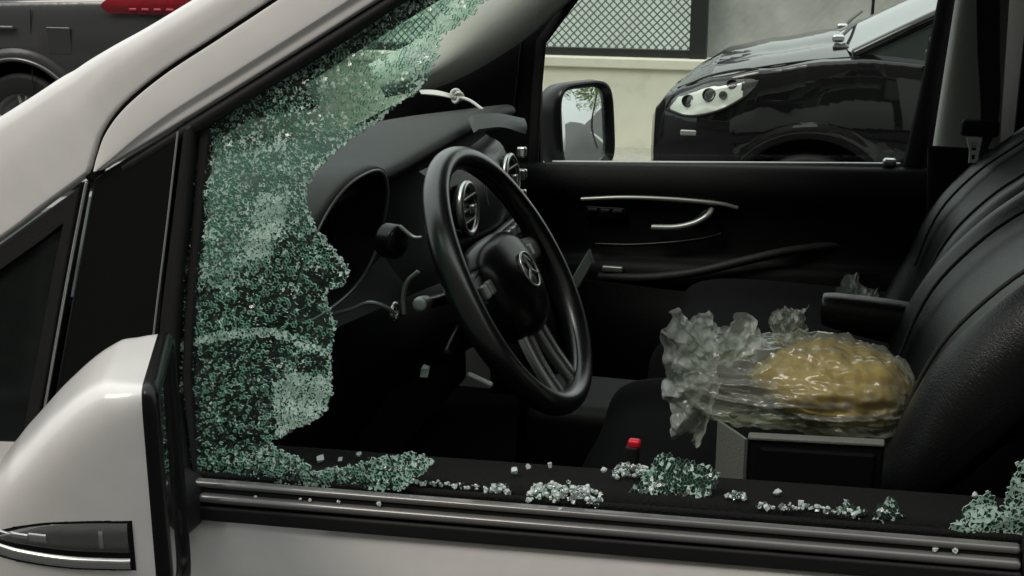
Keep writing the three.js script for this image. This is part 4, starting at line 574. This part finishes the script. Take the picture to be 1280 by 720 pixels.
for (const [p, s, lab] of [[[-0.6659, 1.0878, 0.0164], 0.0022, 'tiny glass crumb on the grey moulding below the hanging pane'], [[-0.6078, 1.0924, 0.0175], 0.0022, 'tiny glass crumb on the grey moulding below the hanging pane'], [[-0.5957, 1.0929, 0.0174], 0.0026, 'tiny glass crumb on the grey moulding below the hanging pane'], [[-0.5597, 1.0951, 0.017], 0.0022, 'tiny glass crumb on the grey moulding below the hanging pane'], [[-0.51, 1.0985, 0.0173], 0.0034, 'largest glass crumb on the grey moulding below the hanging pane'], [[0.0993, 1.121, 0.0118], 0.003, 'glass crumb, one of two, on the moulding by the rear corner'], [[0.1188, 1.1226, 0.0115], 0.0034, 'glass crumb, one of two, on the moulding by the rear corner'], [[-0.2975, 1.1154, 0.0109], 0.0024, 'tiny glass crumb on the moulding below the long heap']]) {
  const o = mesh(numbered('glass_crumb'), crumbGeo(s), crumbM, scene); o.position.set(...p); o.userData = { label: lab, category: 'glass crumb', group: 'glass crumbs on the outer moulding' };
}
{ // crumb of glass caught under the steering column
  const o = mesh(numbered('glass_crumb'), crumbGeo(0.009), crumbM, scene); o.position.set(...[-0.576, 1.1321, -0.34]); o.userData = { label: 'larger glass crumb caught below the steering column', category: 'glass crumb' };
}
{ // white twisted strip on the far end of the dashboard
  const t = thing('twisted_strip', 'white twisted plastic strip with a knot lying on the dashboard top', 'strip');
  const m = std(lin(0.72, 0.72, 0.69), 0.5);
  mesh('strip_blade', loft([[[-0.9275, 1.3883, -1.34], [-0.8898, 1.3879, -1.34], [-0.8456, 1.3839, -1.33]], [[-0.9205, 1.3807, -1.335], [-0.8848, 1.3792, -1.33], [-0.8457, 1.3755, -1.33]]], { nv: 10, nu: 4, thick: 0.004 }), m, t);
  mesh('strip_tail', tube([[-0.8421, 1.3807, -1.33], [-0.8073, 1.3732, -1.32], [-0.77, 1.3555, -1.3]], 0.0036, 12, 6), m, t);
  const k = new THREE.TorusKnotGeometry(0.009, 0.0038, 60, 6, 2, 3); k.translate(...[-0.8403, 1.3808, -1.33]); mesh('strip_knot', k, m, t);
  setBase(t, [-0.8458, 1.3704, -1.33]);
}
{ // clear plastic bag with a yellow packet in it, on the driver's seat
  const t = thing('plastic_bag', 'crumpled clear plastic bag holding a yellow packet on the driver seat', 'bag');
  const film = phy(lin(0.80, 0.82, 0.74), 0.16, { transmission: 0.84, thickness: 0, ior: 1.45 });
  const film2 = phy(lin(0.84, 0.88, 0.84), 0.12, { transmission: 0.6, thickness: 0, ior: 1.45 });
  const packTex = noiseTex(256, (u, v) => { const s = tor(u, v, 16, 4); return [0.74 + 0.14 * s, 0.62 + 0.14 * s, 0.09]; }, true);
  const pack = std(0xffffff, 0.5, { map: packTex });
  const ridge = (x, y, z) => 1 - Math.abs(perlin.noise(x, y, z)) * 2;
  const spine = [[[-0.218, 1.1299, -0.42], 0.018], [[-0.1935, 1.1299, -0.42], 0.036], [[-0.1493, 1.1294, -0.42], 0.046], [[-0.0953, 1.137, -0.42], 0.050], [[-0.0417, 1.1375, -0.42], 0.054], [[0.0113, 1.1335, -0.42], 0.052], [[0.0534, 1.1284, -0.42], 0.044], [[0.0804, 1.1266, -0.42], 0.026], [[0.0907, 1.1253, -0.42], 0.004]];
  const rings = (k, dz, wob, n = 120) => spine.map(([c, r]) => { const q = []; for (let i = 0; i <= n; i++) { const a = i / n * Math.PI * 2, s = Math.sin(a); q.push([c[0], c[1] + (s < 0 ? s * 1.0 : s) * r * k, c[2] + Math.cos(a) * r * 1.9 * k + dz]); } return q; });
  const crumple = (amp) => (p, i, j) => {
    const a0 = Math.atan2(p.y - 1.115, (p.z + 0.42) * 0.55), w = ridge(p.x * 5, Math.cos(a0) * 2.6 + 3 + p.x * 3, Math.sin(a0) * 2.6), w2 = ridge(p.x * 14 + 2, Math.cos(a0) * 4.5 - p.x * 9, Math.sin(a0) * 4.5), w3 = ridge(p.x * 42, Math.cos(a0) * 9, Math.sin(a0) * 9) * (p.x > -0.05 ? 1 : 0.4);
    const w4 = ridge(p.x * 48 + 7, p.y * 48, p.z * 48), w5 = ridge(p.x * 95 + 7, p.y * 95, p.z * 95); const d = amp * (0.8 * w + 0.5 * w2 + 0.2 * w3 + 0.22 * w4 + 0.10 * w5 - 0.7), c = new THREE.Vector3(0, p.y - 1.115, (p.z + 0.42) * 0.5), l = c.length() || 1; p.addScaledVector(c, d / l);
  };
  mesh('film', loft(rings(1, 0), { nv: 150, nu: 130, closed: true, disp: crumple(0.016) }), film, t);
  { const f = [0.02, 0.5, 0.76, 0.84, 0.86, 0.86, 0.82, 0.5, 0.02], sp = spine.slice(2); const rows = f.map((k, i) => { const t = 0.25 + i / (f.length - 1) * (sp.length - 1.9), a = Math.floor(t), u = t - a, A = sp[a], B = sp[Math.min(a + 1, sp.length - 1)], r = (A[1] + (B[1] - A[1]) * u) * k, c = [0, 1, 2].map((q) => A[0][q] + (B[0][q] - A[0][q]) * u), ro = []; for (let m = 0; m <= 60; m++) { const an = m / 60 * Math.PI * 2; ro.push([c[0], c[1] + 0.004 + Math.sin(an) * r, c[2] + Math.cos(an) * r * 1.8]); } return ro; }); mesh('yellow_packet', loft(rows, { nv: 100, nu: 90, closed: true, disp: crumple(0.012) }), pack, t); }
  const ruffle = (name, pts, neck, z, amp, f, ph) => {
    const rows = [], o = cr(pts.map((p) => p), 260), n = V(neck);
    for (let k = 0; k <= 40; k++) { const s = k / 40; rows.push(o.map((p, i) => { const q = n.clone().lerp(p, 0.12 + 0.88 * s), a = amp * s; const th = i / 260 * f + ph; q.z = z + a * (Math.sin(th) + 0.6 * Math.sin(th * 2.3 + 1) + 0.5 * perlin.noise(i * 0.065, s * 3, ph)) + 0.01 * s * perlin.noise(i * 0.15, s * 6, 4); q.x += 0.004 * s * Math.cos(th * 1.7) + 0.004 * perlin.noise(i * 0.105, s * 5, ph + 9); q.y += 0.006 * s * Math.sin(th * 1.3) + 0.004 * perlin.noise(i * 0.12, s * 5, ph + 5); return q; })); }
    for (const r of rows) for (const q of r) { const a = ridge(q.x * 46, q.y * 46, q.z * 46 + ph), b = ridge(q.x * 100 + 3, q.y * 100, q.z * 100); q.z += 0.007 * a + 0.003 * b; q.x += 0.003 * ridge(q.y * 80, q.x * 80, ph); }
    mesh(name, grid(rows), film2, t);
  };
  ruffle('gathered_mouth', [[-0.1112, 1.1922, -0.42], [-0.1257, 1.2241, -0.42], [-0.1486, 1.229, -0.42], [-0.1729, 1.2156, -0.42], [-0.1909, 1.2279, -0.42], [-0.217, 1.2212, -0.42], [-0.235, 1.229, -0.42], [-0.2479, 1.2187, -0.42], [-0.2487, 1.1743, -0.42], [-0.2479, 1.1152, -0.42], [-0.2341, 1.0745, -0.42], [-0.2148, 1.0414, -0.42], [-0.1967, 1.041, -0.42], [-0.187, 1.0794, -0.42]], [-0.1668, 1.1524, -0.42], -0.40, 0.017, 34, 0.4);
  ruffle('gathered_mouth', [[-0.1167, 1.1731, -0.46], [-0.1402, 1.2004, -0.46], [-0.173, 1.1894, -0.46], [-0.2014, 1.1988, -0.46], [-0.2348, 1.1865, -0.46], [-0.2422, 1.1379, -0.46], [-0.2335, 1.084, -0.46]], [-0.1761, 1.132, -0.46], -0.46, 0.015, 26, 2.1);
  ruffle('loose_fold', [[-0.1116, 1.1606, -0.5], [-0.1115, 1.2012, -0.5], [-0.0992, 1.2212, -0.5], [-0.083, 1.2083, -0.5], [-0.0729, 1.2256, -0.5], [-0.0626, 1.2005, -0.5], [-0.0625, 1.1626, -0.5]], [-0.0863, 1.1509, -0.5], -0.50, 0.008, 16, 3.3);
  ruffle('loose_fold', [[-0.0441, 1.1234, -0.76], [-0.035, 1.1749, -0.76], [-0.0141, 1.195, -0.76], [0.0077, 1.1992, -0.76], [0.0283, 1.185, -0.76], [0.0426, 1.1571, -0.76], [0.0431, 1.1173, -0.76]], [0.0023, 1.1004, -0.76], -0.76, 0.012, 14, 5.3);
  setBase(t, [-0.08, 1.03, -0.42]);
}

// ================================================================ OTHER CARS
const paintTex = noiseTex(256, (u, v) => 0.09 + 0.05 * tor(u, v, 12, 5), false, 1);
function makeCar(spec, label, name) { // local: nose at x = 0, length L towards +x, near side at +z
  const t = thing(name, label, 'car'), { L, W, H, xf, xr, R, hood, cowl, belt, paint, glassM } = spec;
  const rc = R + 0.075, yc = R;
  const interp = (tab, x) => { if (x <= tab[0][0]) return tab[0][1]; for (let i = 1; i < tab.length; i++) if (x <= tab[i][0]) { const [a, b] = [tab[i - 1], tab[i]], s = (x - a[0]) / (b[0] - a[0]); const e = s * s * (3 - 2 * s); return a[1] + (b[1] - a[1]) * (0.5 * s + 0.5 * e); } return tab[tab.length - 1][1]; };
  const hi = (x) => interp(hood, x), wd = (x) => { const n = Math.max(0, 1 - x / 0.55), m = Math.max(0, 1 - (L - x) / 0.5); return W / 2 * (1 - 0.30 * n ** 2.2 - 0.16 * m ** 2.4); };
  const lo = (x) => { let y = 0.23 + 0.06 * Math.max(0, 1 - x / 0.4) + 0.12 * Math.max(0, 1 - (L - x) / 0.6); for (const c of [xf, xr]) { const d = Math.abs(x - c); if (d < rc) y = Math.max(y, yc + Math.sqrt(rc * rc - d * d)); } return y; };
  const xs = new Set(); for (let i = 0; i <= 70; i++) xs.add(+(L * i / 70).toFixed(4)); for (let i = 0; i <= 12; i++) xs.add(+(0.35 * (i / 12) ** 2).toFixed(4));
  for (const c of [xf, xr]) { for (let i = 0; i <= 30; i++) xs.add(+(c - rc * Math.cos(Math.PI * i / 30)).toFixed(4)); xs.add(+(c - rc - 0.002).toFixed(4)); xs.add(+(c + rc + 0.002).toFixed(4)); }
  const X = [...xs].sort((a, b) => a - b).filter((x) => x >= 0 && x <= L), P = [];
  for (const x of X) {
    const h = hi(x), l = Math.min(lo(x), h - 0.06), w = wd(x), cn = spec.crown * Math.min(1, x / 0.3);
    const flare = Math.max(0, ...[xf, xr].map((c) => 1 - Math.abs(Math.abs(x - c) - 0) / (rc * 1.5))) * 0.022;
    const yy = (f) => l + f * (h - l);
    // heights measured on the full side so that creases run straight past the arches
    const full = (f) => { const b = 0.23 + f * (h - 0.23); return Math.max(b, l + (h - l) * f * 0.4); };
    const half = [[Math.max(l, 0), w * 0.975 + flare], [Math.max(l + 0.012, full(0.12)), w * 0.995 + flare], [Math.max(l + 0.03, full(0.32)), w * 1.0 + flare * 0.8], [Math.max(l + 0.05, full(0.55)), w * 0.992 + flare * 0.4], [Math.max(l + 0.052, full(0.63)), w * 1.0], [Math.max(l + 0.054, full(0.8)), w * 0.985], [h - 0.03, w * 0.955], [h - 0.004, w * 0.90], [h + cn * 0.45, w * 0.66], [h + cn * 0.5, w * 0.5], [h + cn * 0.85, w * 0.28], [h + cn, 0]];
    for (let k = 1; k < half.length; k++) half[k][0] = Math.max(half[k][0], half[k - 1][0] + 0.0005);
    const c = cr(half.map(([y, z]) => [x, y, z]), 44); P.push([...c, ...c.slice(0, -1).reverse().map((p) => new THREE.Vector3(p.x, p.y, -p.z))]);
  }
  const capA = P[0].map((p) => new THREE.Vector3(-0.02, 0.32 + (p.y - 0.32) * 0.9, p.z * 0.93)), capM = P[0].map((p) => new THREE.Vector3(-0.03, 0.5, p.z * 0.5)); P.unshift(capA); P.unshift(capM);
  const Q = P[P.length - 1]; P.push(Q.map((p) => new THREE.Vector3(L + 0.02, 0.4 + (p.y - 0.4) * 0.9, p.z * 0.94))); P.push(Q.map((p) => new THREE.Vector3(L + 0.03, 0.7, p.z * 0.4)));
  const body = mesh('body', grid(P), paint, t);
  // cabin: dark glass shell, painted roof and pillars
  const cab = spec.cabin; // [x, y] of side outline: cowl, windscreen top, roof end, tail
  const cz = (y) => W / 2 * (0.90 - 0.42 * (y - belt));
  const shell = []; for (const [x, y] of cab) { const yb = hi(x) - 0.02; const r = []; for (const f of [0, 0.5, 0.9, 1]) r.push([x, yb + (y - yb) * f, cz(yb + (y - yb) * f)]); r.push([x, y + 0.02, W * 0.24], [x, y + 0.028, 0]); shell.push([...r, ...r.slice(0, -1).reverse().map((p) => [p[0], p[1], -p[2]])]); }
  mesh('side_glass', loft(shell, { nv: 40, nu: 40, linU: true }), glassM, t);
  const [c0, c1, c2] = [cab[0], cab[1], cab[2]];
  const wsg = loft([[[c0[0] - 0.02, c0[1] + 0.015, cz(c0[1]) + 0.004], [c0[0] - 0.16, c0[1] + 0.03, 0], [c0[0] - 0.02, c0[1] + 0.015, -cz(c0[1]) - 0.004]], [[(c0[0] + c1[0]) / 2 - 0.02, (c0[1] + c1[1]) / 2 + 0.015, cz((c0[1] + c1[1]) / 2) + 0.003], [(c0[0] + c1[0]) / 2 - 0.11, (c0[1] + c1[1]) / 2 + 0.05, 0], [(c0[0] + c1[0]) / 2 - 0.02, (c0[1] + c1[1]) / 2 + 0.015, -cz((c0[1] + c1[1]) / 2) - 0.003]], [[c1[0] - 0.02, c1[1] + 0.01, cz(c1[1]) + 0.003], [c1[0] - 0.09, c1[1] + 0.045, 0], [c1[0] - 0.02, c1[1] + 0.01, -cz(c1[1]) - 0.003]]], { nv: 24, nu: 16 });
  mesh('windscreen', wsg, spec.screenM, t);
  mesh('roof', loft([c1, [(c1[0] + c2[0]) / 2, Math.max(c1[1], c2[1]) + 0.02], c2].map(([x, y]) => [[x, y - 0.01, cz(y) + 0.012], [x, y + 0.022, cz(y) - 0.05], [x, y + 0.05, 0], [x, y + 0.022, -cz(y) + 0.05], [x, y - 0.01, -cz(y) - 0.012]]), { nv: 24, nu: 16 }), paint, t);
  for (const s of [1, -1]) {
    mesh('front_pillar', tube([[c0[0], c0[1] + 0.005, s * cz(c0[1])], [(c0[0] + c1[0]) / 2, (c0[1] + c1[1]) / 2 + 0.012, s * cz((c0[1] + c1[1]) / 2)], [c1[0], c1[1] + 0.006, s * cz(c1[1])]], 0.03, 16, 8), paint, t);
    const bx = c0[0] + 1.35; mesh('door_pillar', tube([[bx, hi(bx) - 0.02, s * cz(hi(bx))], [bx + 0.08, c1[1], s * cz(c1[1])]], 0.03, 4, 8), M.gloss, t);
    // wheel arch liner and wheels
    for (const c of [xf, xr]) {
      const z = s * (W / 2 - 0.115), lin2 = new THREE.CylinderGeometry(rc + 0.004, rc + 0.004, 0.36, 36, 1, true, -Math.PI / 2, Math.PI); lin2.rotateX(-Math.PI / 2); lin2.translate(c, yc, s * (W / 2 - 0.22)); const dk = new THREE.CylinderGeometry(rc, rc, 0.01, 36); dk.rotateX(Math.PI / 2); dk.translate(c, yc, s * (W / 2 - 0.41)); mesh('arch_liner', merge([lin2, dk]), M.carpet, t);
      const w = mesh('wheel', new THREE.LatheGeometry([[R * 0.64, -0.1], [R * 0.9, -0.105], [R * 0.985, -0.085], [R, -0.05], [R, 0.05], [R * 0.985, 0.085], [R * 0.9, 0.105], [R * 0.64, 0.1]].map((p) => new THREE.Vector2(...p)), 48), M.rubber, t); w.geometry.rotateX(Math.PI / 2); w.geometry.translate(c, R, z);
      const rim = new THREE.LatheGeometry([[R * 0.64, 0.095], [R * 0.62, 0.085], [R * 0.58, 0.06], [R * 0.55, -0.05], [0.01, -0.05]].map((p) => new THREE.Vector2(...p)), 40); rim.rotateX(s > 0 ? Math.PI / 2 : -Math.PI / 2); rim.translate(c, R, z); mesh('rim', rim, spec.rimM, w);
      for (let k = 0; k < 5; k++) { const a = k / 5 * Math.PI * 2 + 0.3; for (const o of [-0.13, 0.13]) { const sp = tube([[c + Math.cos(a) * 0.05, R + Math.sin(a) * 0.05, z + s * 0.055], [c + Math.cos(a + o * 0.6) * R * 0.35, R + Math.sin(a + o * 0.6) * R * 0.35, z + s * 0.07], [c + Math.cos(a + o) * R * 0.61, R + Math.sin(a + o) * R * 0.61, z + s * 0.078]], 0.014, 6, 6); mesh('rim_spoke', sp, spec.rimM, w); } }
      const hb = new THREE.CylinderGeometry(0.07, 0.07, 0.03, 20); hb.rotateX(Math.PI / 2); hb.translate(c, R, z + s * 0.06); mesh('hub', hb, spec.rimM, w);
    }
    const mr = mesh('door_mirror', rbox([c0[0] + 0.38, hi(c0[0] + 0.4) + 0.10, s * (W / 2 + 0.06)], [0.12, 0.13, 0.2], 0.045), paint, t);
    mesh('mirror_glass', rbox([c0[0] + 0.442, hi(c0[0] + 0.4) + 0.10, s * (W / 2 + 0.06)], [0.004, 0.1, 0.16], 0.002), M.mirror, mr);
    // door shut lines as thin grooves of dark rubber set in the side, and the handles
    for (const dx of spec.doors) mesh('door_gap', tube([[dx, 0.32, s * (W / 2 - 0.001)], [dx - 0.02, 0.65, s * (W / 2 + 0.001)], [dx, hi(dx) - 0.05, s * (W / 2 * 0.975)]], 0.0035, 12, 5), M.rubber, t);
    for (const dx of spec.handles) mesh('door_handle', rbox([dx, hi(dx) - 0.16, s * (W / 2 + 0.004)], [0.17, 0.028, 0.03], 0.012), paint, t);
  }
  return { t, hi, wd, lo, cz, body };
}
{ // black compact car on the far side of the street
  const paint = phy(lin(0.003, 0.0031, 0.0033), 0.3, { specularIntensity: 0.2, clearcoat: 1, clearcoatRoughness: 0.02 });
  const screenM = phy(lin(0.02, 0.03, 0.028), 0.04, { clearcoat: 1, clearcoatRoughness: 0.02 });
  const c = makeCar({ L: 4.1, W: 1.70, xf: 0.80, xr: 3.35, R: 0.315, crown: 0.075, belt: 1.0, cowl: 1.1, hood: [[0, 0.80], [0.06, 0.87], [0.16, 0.925], [0.32, 0.985], [0.55, 1.035], [0.85, 1.085], [1.05, 1.10], [1.6, 1.06], [3.6, 1.10], [4.1, 1.02]], cabin: [[0.98, 1.10], [1.75, 1.48], [3.0, 1.52], [3.75, 1.30], [4.0, 1.12]], paint, glassM: screenM, screenM, rimM: M.satin, doors: [1.32, 2.42, 3.1], handles: [2.22, 3.0] }, 'black compact car parked before the cream wall, seen through the van', 'parked_car');
  const { t, hi, wd } = c;
  const hw = (x) => wd(x);
  // headlamps: reflector bowl, dark projector rings and a clear lens swept back along the wing
  const mRef = std(lin(0.85, 0.87, 0.82), 0.3, { metalness: 0.25 }), mLens = phy(lin(0.95, 0.97, 0.95), 0.03, { transmission: 0.95, thickness: 0 });
  for (const s of [1, -1]) {
    const out = [[0.07, 0.80], [0.11, 0.865], [0.22, 0.945], [0.36, 0.997], [0.50, 1.020], [0.54, 0.995], [0.48, 0.905], [0.35, 0.825], [0.2, 0.785]];
    const zAt = (x, y) => { const h = hi(x), f = Math.min(1, Math.max(0, (y - 0.23) / (h - 0.23))); const w = hw(x); const k = f > 0.93 ? 0.955 - (f - 0.93) / 0.07 * 0.07 : f > 0.8 ? 0.985 - (f - 0.8) * 0.23 : 0.995; return w * k; };
    const mk = (sc, o) => { const cx = 0.29, cy = 0.905, R = []; for (let k = 0; k <= 6; k++) { const f = k / 6; R.push(cr([...out, out[0]], 60).length ? cr([...out, out[0]].map(([x, y]) => [cx + (x - cx) * f * sc, cy + (y - cy) * f * sc, 0]), 60).map((p) => new THREE.Vector3(p.x, p.y, s * (zAt(p.x, p.y) + o * (1 - 0.7 * f * f)))) : []); } return grid(R, 0, true); };
    const hl = mesh('headlamp', mk(1.0, 0.012), mRef, t);
    for (const [x, y, r] of [[0.19, 0.855, 0.026], [0.30, 0.895, 0.028], [0.41, 0.955, 0.02], [0.37, 0.90, 0.014]]) { const q = new THREE.TorusGeometry(r, 0.007, 8, 24); q.translate(x, y, s * (zAt(x, y) + 0.018)); mesh('lamp_ring', q, M.gloss, hl); const b = new THREE.SphereGeometry(r * 0.75, 16, 10); b.scale(1, 1, 0.4); b.translate(x, y, s * (zAt(x, y) + 0.016)); mesh('lamp_bulb', b, M.darkGlass, hl); }
    mesh('lens', mk(1.02, 0.034), mLens, hl);
    mesh('lamp_trim', tube([...out, out[0]].map(([x, y]) => [0.29 + (x - 0.29) * 1.03, 0.905 + (y - 0.905) * 1.03, s * (zAt(x, y) + 0.006)]), 0.008, 60, 6), M.rubber, hl);
    const fg = new THREE.TorusGeometry(0.045, 0.012, 8, 24); fg.rotateY(-s * 0.6 + Math.PI * 0); fg.translate(0.13, 0.46, s * hw(0.13) * 1.0); mesh('fog_lamp', fg, M.silver, t);
    mesh('side_repeater', rbox([0.22, 0.70, s * (zAt(0.22, 0.7) + 0.004)], [0.12, 0.03, 0.02], 0.008), M.satin, t);
  }
  for (let k = 0; k < 4; k++) mesh('grille_bar', rbox([-0.022, 0.52 + k * 0.06, 0], [0.03, 0.018, 0.6], 0.006), M.gloss, t);
  mesh('number_plate', rbox([-0.045, 0.46, 0], [0.012, 0.11, 0.5], 0.004), std(lin(0.7, 0.7, 0.68), 0.5), t);
  // bonnet shut line, wipers and scuttle
  for (const s of [1, -1]) mesh('bonnet_gap', tube([0.12, 0.3, 0.5, 0.75, 1.0].map((x) => [x, hi(x) - 0.001, s * hw(x) * 0.885]), 0.0045, 24, 5), M.rubber, t);
  mesh('scuttle', rbox([0.93, 1.118, 0], [0.12, 0.02, 1.2], 0.008), M.rubber, t);
  for (const z of [0.45, -0.25]) { const w = mesh('wiper', tube([[0.90, 1.16, z], [0.94, 1.19, z - 0.2], [0.98, 1.205, z - 0.5]], 0.009, 12, 6), M.gloss, t); mesh('wiper_pivot', rbox([0.89, 1.155, z], [0.06, 0.04, 0.05], 0.015), M.silver, w); }
  mesh('steering_wheel', (() => { const g = new THREE.TorusGeometry(0.18, 0.015, 8, 32); g.rotateY(Math.PI / 2); g.rotateZ(0.4); g.translate(1.75, 1.05, 0.35); return g; })(), M.gloss, t);
  t.position.set(-1.06, 0, -5.95);
}
{ // dark grey estate ahead of the van
  const paint = phy(lin(0.050, 0.051, 0.052), 0.35, { metalness: 0.35, clearcoat: 0.9, clearcoatRoughness: 0.08 });
  const screenM = phy(lin(0.012, 0.014, 0.014), 0.05, { clearcoat: 1 });
  const c = makeCar({ L: 4.75, W: 1.9, xf: 0.95, xr: 3.42, R: 0.385, crown: 0.05, belt: 1.15, hood: [[0, 0.9], [0.1, 1.0], [0.5, 1.1], [1.1, 1.18], [1.5, 1.16], [4.4, 1.24], [4.75, 1.2]], cabin: [[1.15, 1.2], [1.95, 1.66], [3.9, 1.72], [4.5, 1.5], [4.68, 1.25]], paint, glassM: screenM, screenM, rimM: M.satin, doors: [1.55, 2.6, 3.55], handles: [2.4, 3.35] }, 'dark grey car with a red tail lamp seen past the windscreen pillar', 'parked_car');
  const { t } = c;
  for (const s of [1, -1]) {
    const L = 4.75, g = loft([[[4.12, 1.16, s * 0.952], [4.4, 1.155, s * 0.935], [4.62, 1.15, s * 0.88], [4.77, 1.15, s * 0.72]], [[4.08, 1.21, s * 0.962], [4.4, 1.21, s * 0.948], [4.63, 1.21, s * 0.895], [4.78, 1.2, s * 0.72]], [[4.16, 1.27, s * 0.94], [4.42, 1.28, s * 0.925], [4.64, 1.285, s * 0.87], [4.775, 1.28, s * 0.7]]], { nv: 24, nu: 10 });
    const tl = mesh('tail_lamp', g, phy(lin(0.20, 0.004, 0.010), 0.12, { clearcoat: 1 }), t);
    for (let k = 0; k < 4; k++) mesh('lamp_facet', rbox([4.30 + k * 0.08, 1.185, s * (0.953 - k * 0.008)], [0.05, 0.016, 0.02], 0.005), std(lin(0.45, 0.03, 0.05), 0.25), tl);
    mesh('fuel_flap', rbox([3.75, 0.98, s * 0.944], [0.17, 0.17, 0.012], 0.02), paint, t);
    mesh('arch_lip', tube(Array.from({ length: 15 }, (_, i) => { const a = Math.PI * i / 14; return [3.42 - 0.47 * Math.cos(a), 0.385 + 0.47 * Math.sin(a), s * 0.962]; }), 0.016, 40, 6), paint, t);
  }
  t.position.set(-8.72, 0, -6.95);
}
{ // street tree further back along the far kerb, seen in the passenger's mirror
  const t = thing('street_tree', 'leafy green street tree reflected in the passenger side mirror', 'tree');
  const bark = std(lin(0.09, 0.075, 0.06), 0.9, { bumpMap: bumpFine, bumpScale: 0.01 }), leafM = phy(lin(0.14, 0.22, 0.035), 0.7, { transmission: 0.35, thickness: 0 });
  const B = [9.5, 0, -4.6];
  mesh('trunk', merge([tube([[9.5, 0, -4.6], [9.55, 1.2, -4.6], [9.45, 2.6, -4.65], [9.5, 4, -4.6]], 0.13, 16, 10), ...[0, 1, 2, 3, 4].map((k) => { const a = k * 1.26; return tube([[9.5, 2.0 + k * 0.2, -4.6], [9.5 + Math.cos(a) * 0.7, 2.8 + k * 0.2, -4.6 + Math.sin(a) * 0.7], [9.5 + Math.cos(a) * 1.5, 3.4 + k * 0.2, -4.6 + Math.sin(a) * 1.5]], 0.05, 10, 6); })]), bark, t);
  const pos = []; const v = new THREE.Vector3(), q = new THREE.Quaternion(), cl = Array.from({ length: 46 }, () => { const a = rr(0, 6.28), r = 1.9 * Math.sqrt(rnd()), y = rr(1.5, 4.8); return [9.5 + Math.cos(a) * r, y, -4.6 + Math.sin(a) * r, rr(0.28, 0.55)]; });
  for (let k = 0; k < 9000; k++) { const c = cl[k % 46]; const d = new THREE.Vector3(rr(-1, 1), rr(-1, 1), rr(-1, 1)); if (d.length() > 1) continue; d.multiplyScalar(c[3]); q.setFromEuler(new THREE.Euler(rr(0, 6), rr(0, 6), rr(0, 6))); const s = rr(0.04, 0.075); for (const [x, y] of [[-1, 0], [0, -0.5], [1, 0], [-1, 0], [1, 0], [0, 0.5]]) { v.set(x * s, y * s, 0).applyQuaternion(q); pos.push(c[0] + d.x + v.x, c[1] + d.y + v.y, c[2] + d.z + v.z); } }
  const g = new THREE.BufferGeometry(); g.setAttribute('position', new THREE.Float32BufferAttribute(pos, 3)); g.computeVertexNormals(); mesh('crown', g, leafM, t).userData.kind = 'stuff';
  setBase(t, B);
  const t2 = t.clone(); t2.name = numbered('street_tree'); t2.userData = { label: 'leafy green street tree before the terrace on the near pavement', category: 'tree', group: 'street trees' }; t.userData.group = 'street trees'; t2.position.set(-6.5, 0, 4.6); t2.rotation.y = 1.9; scene.add(t2);
}
{ // terrace of houses on the near side of the street: it closes off the low sky and shows in the gloss of the paint
  const t = thing('brick_terrace', 'tall terrace of houses across the pavement from the van door', 'building');
  const mB = std(0xffffff, 0.9, { map: noiseTex(256, (u, v) => { const k = 0.46 + 0.12 * tor(u, v, 10, 5); return [k * 1.04, k * 0.99, k * 0.92]; }, true, 0.4) });
  mesh('wall', rbox([-2, 6, 8.0], [46, 12, 1], 0.02), mB, t);
  for (let k = 0; k < 12; k++) for (const y of [1.9, 4.9, 7.9]) { const x = -20 + k * 3.3; const w = mesh('window', rbox([x, y, 7.49], [1.3, 1.7, 0.06], 0.01), M.gloss, t); mesh('window_frame', merge([rbox([x - 0.68, y, 7.46], [0.09, 1.8, 0.1], 0.01), rbox([x + 0.68, y, 7.46], [0.09, 1.8, 0.1], 0.01), rbox([x, y + 0.88, 7.46], [1.27, 0.09, 0.1], 0.01), rbox([x, y - 0.88, 7.46], [1.27, 0.09, 0.1], 0.01)]), mConc, w); }
  setBase(t, [-2, 0, 8.0]);
}

renderer.render(scene, camera);
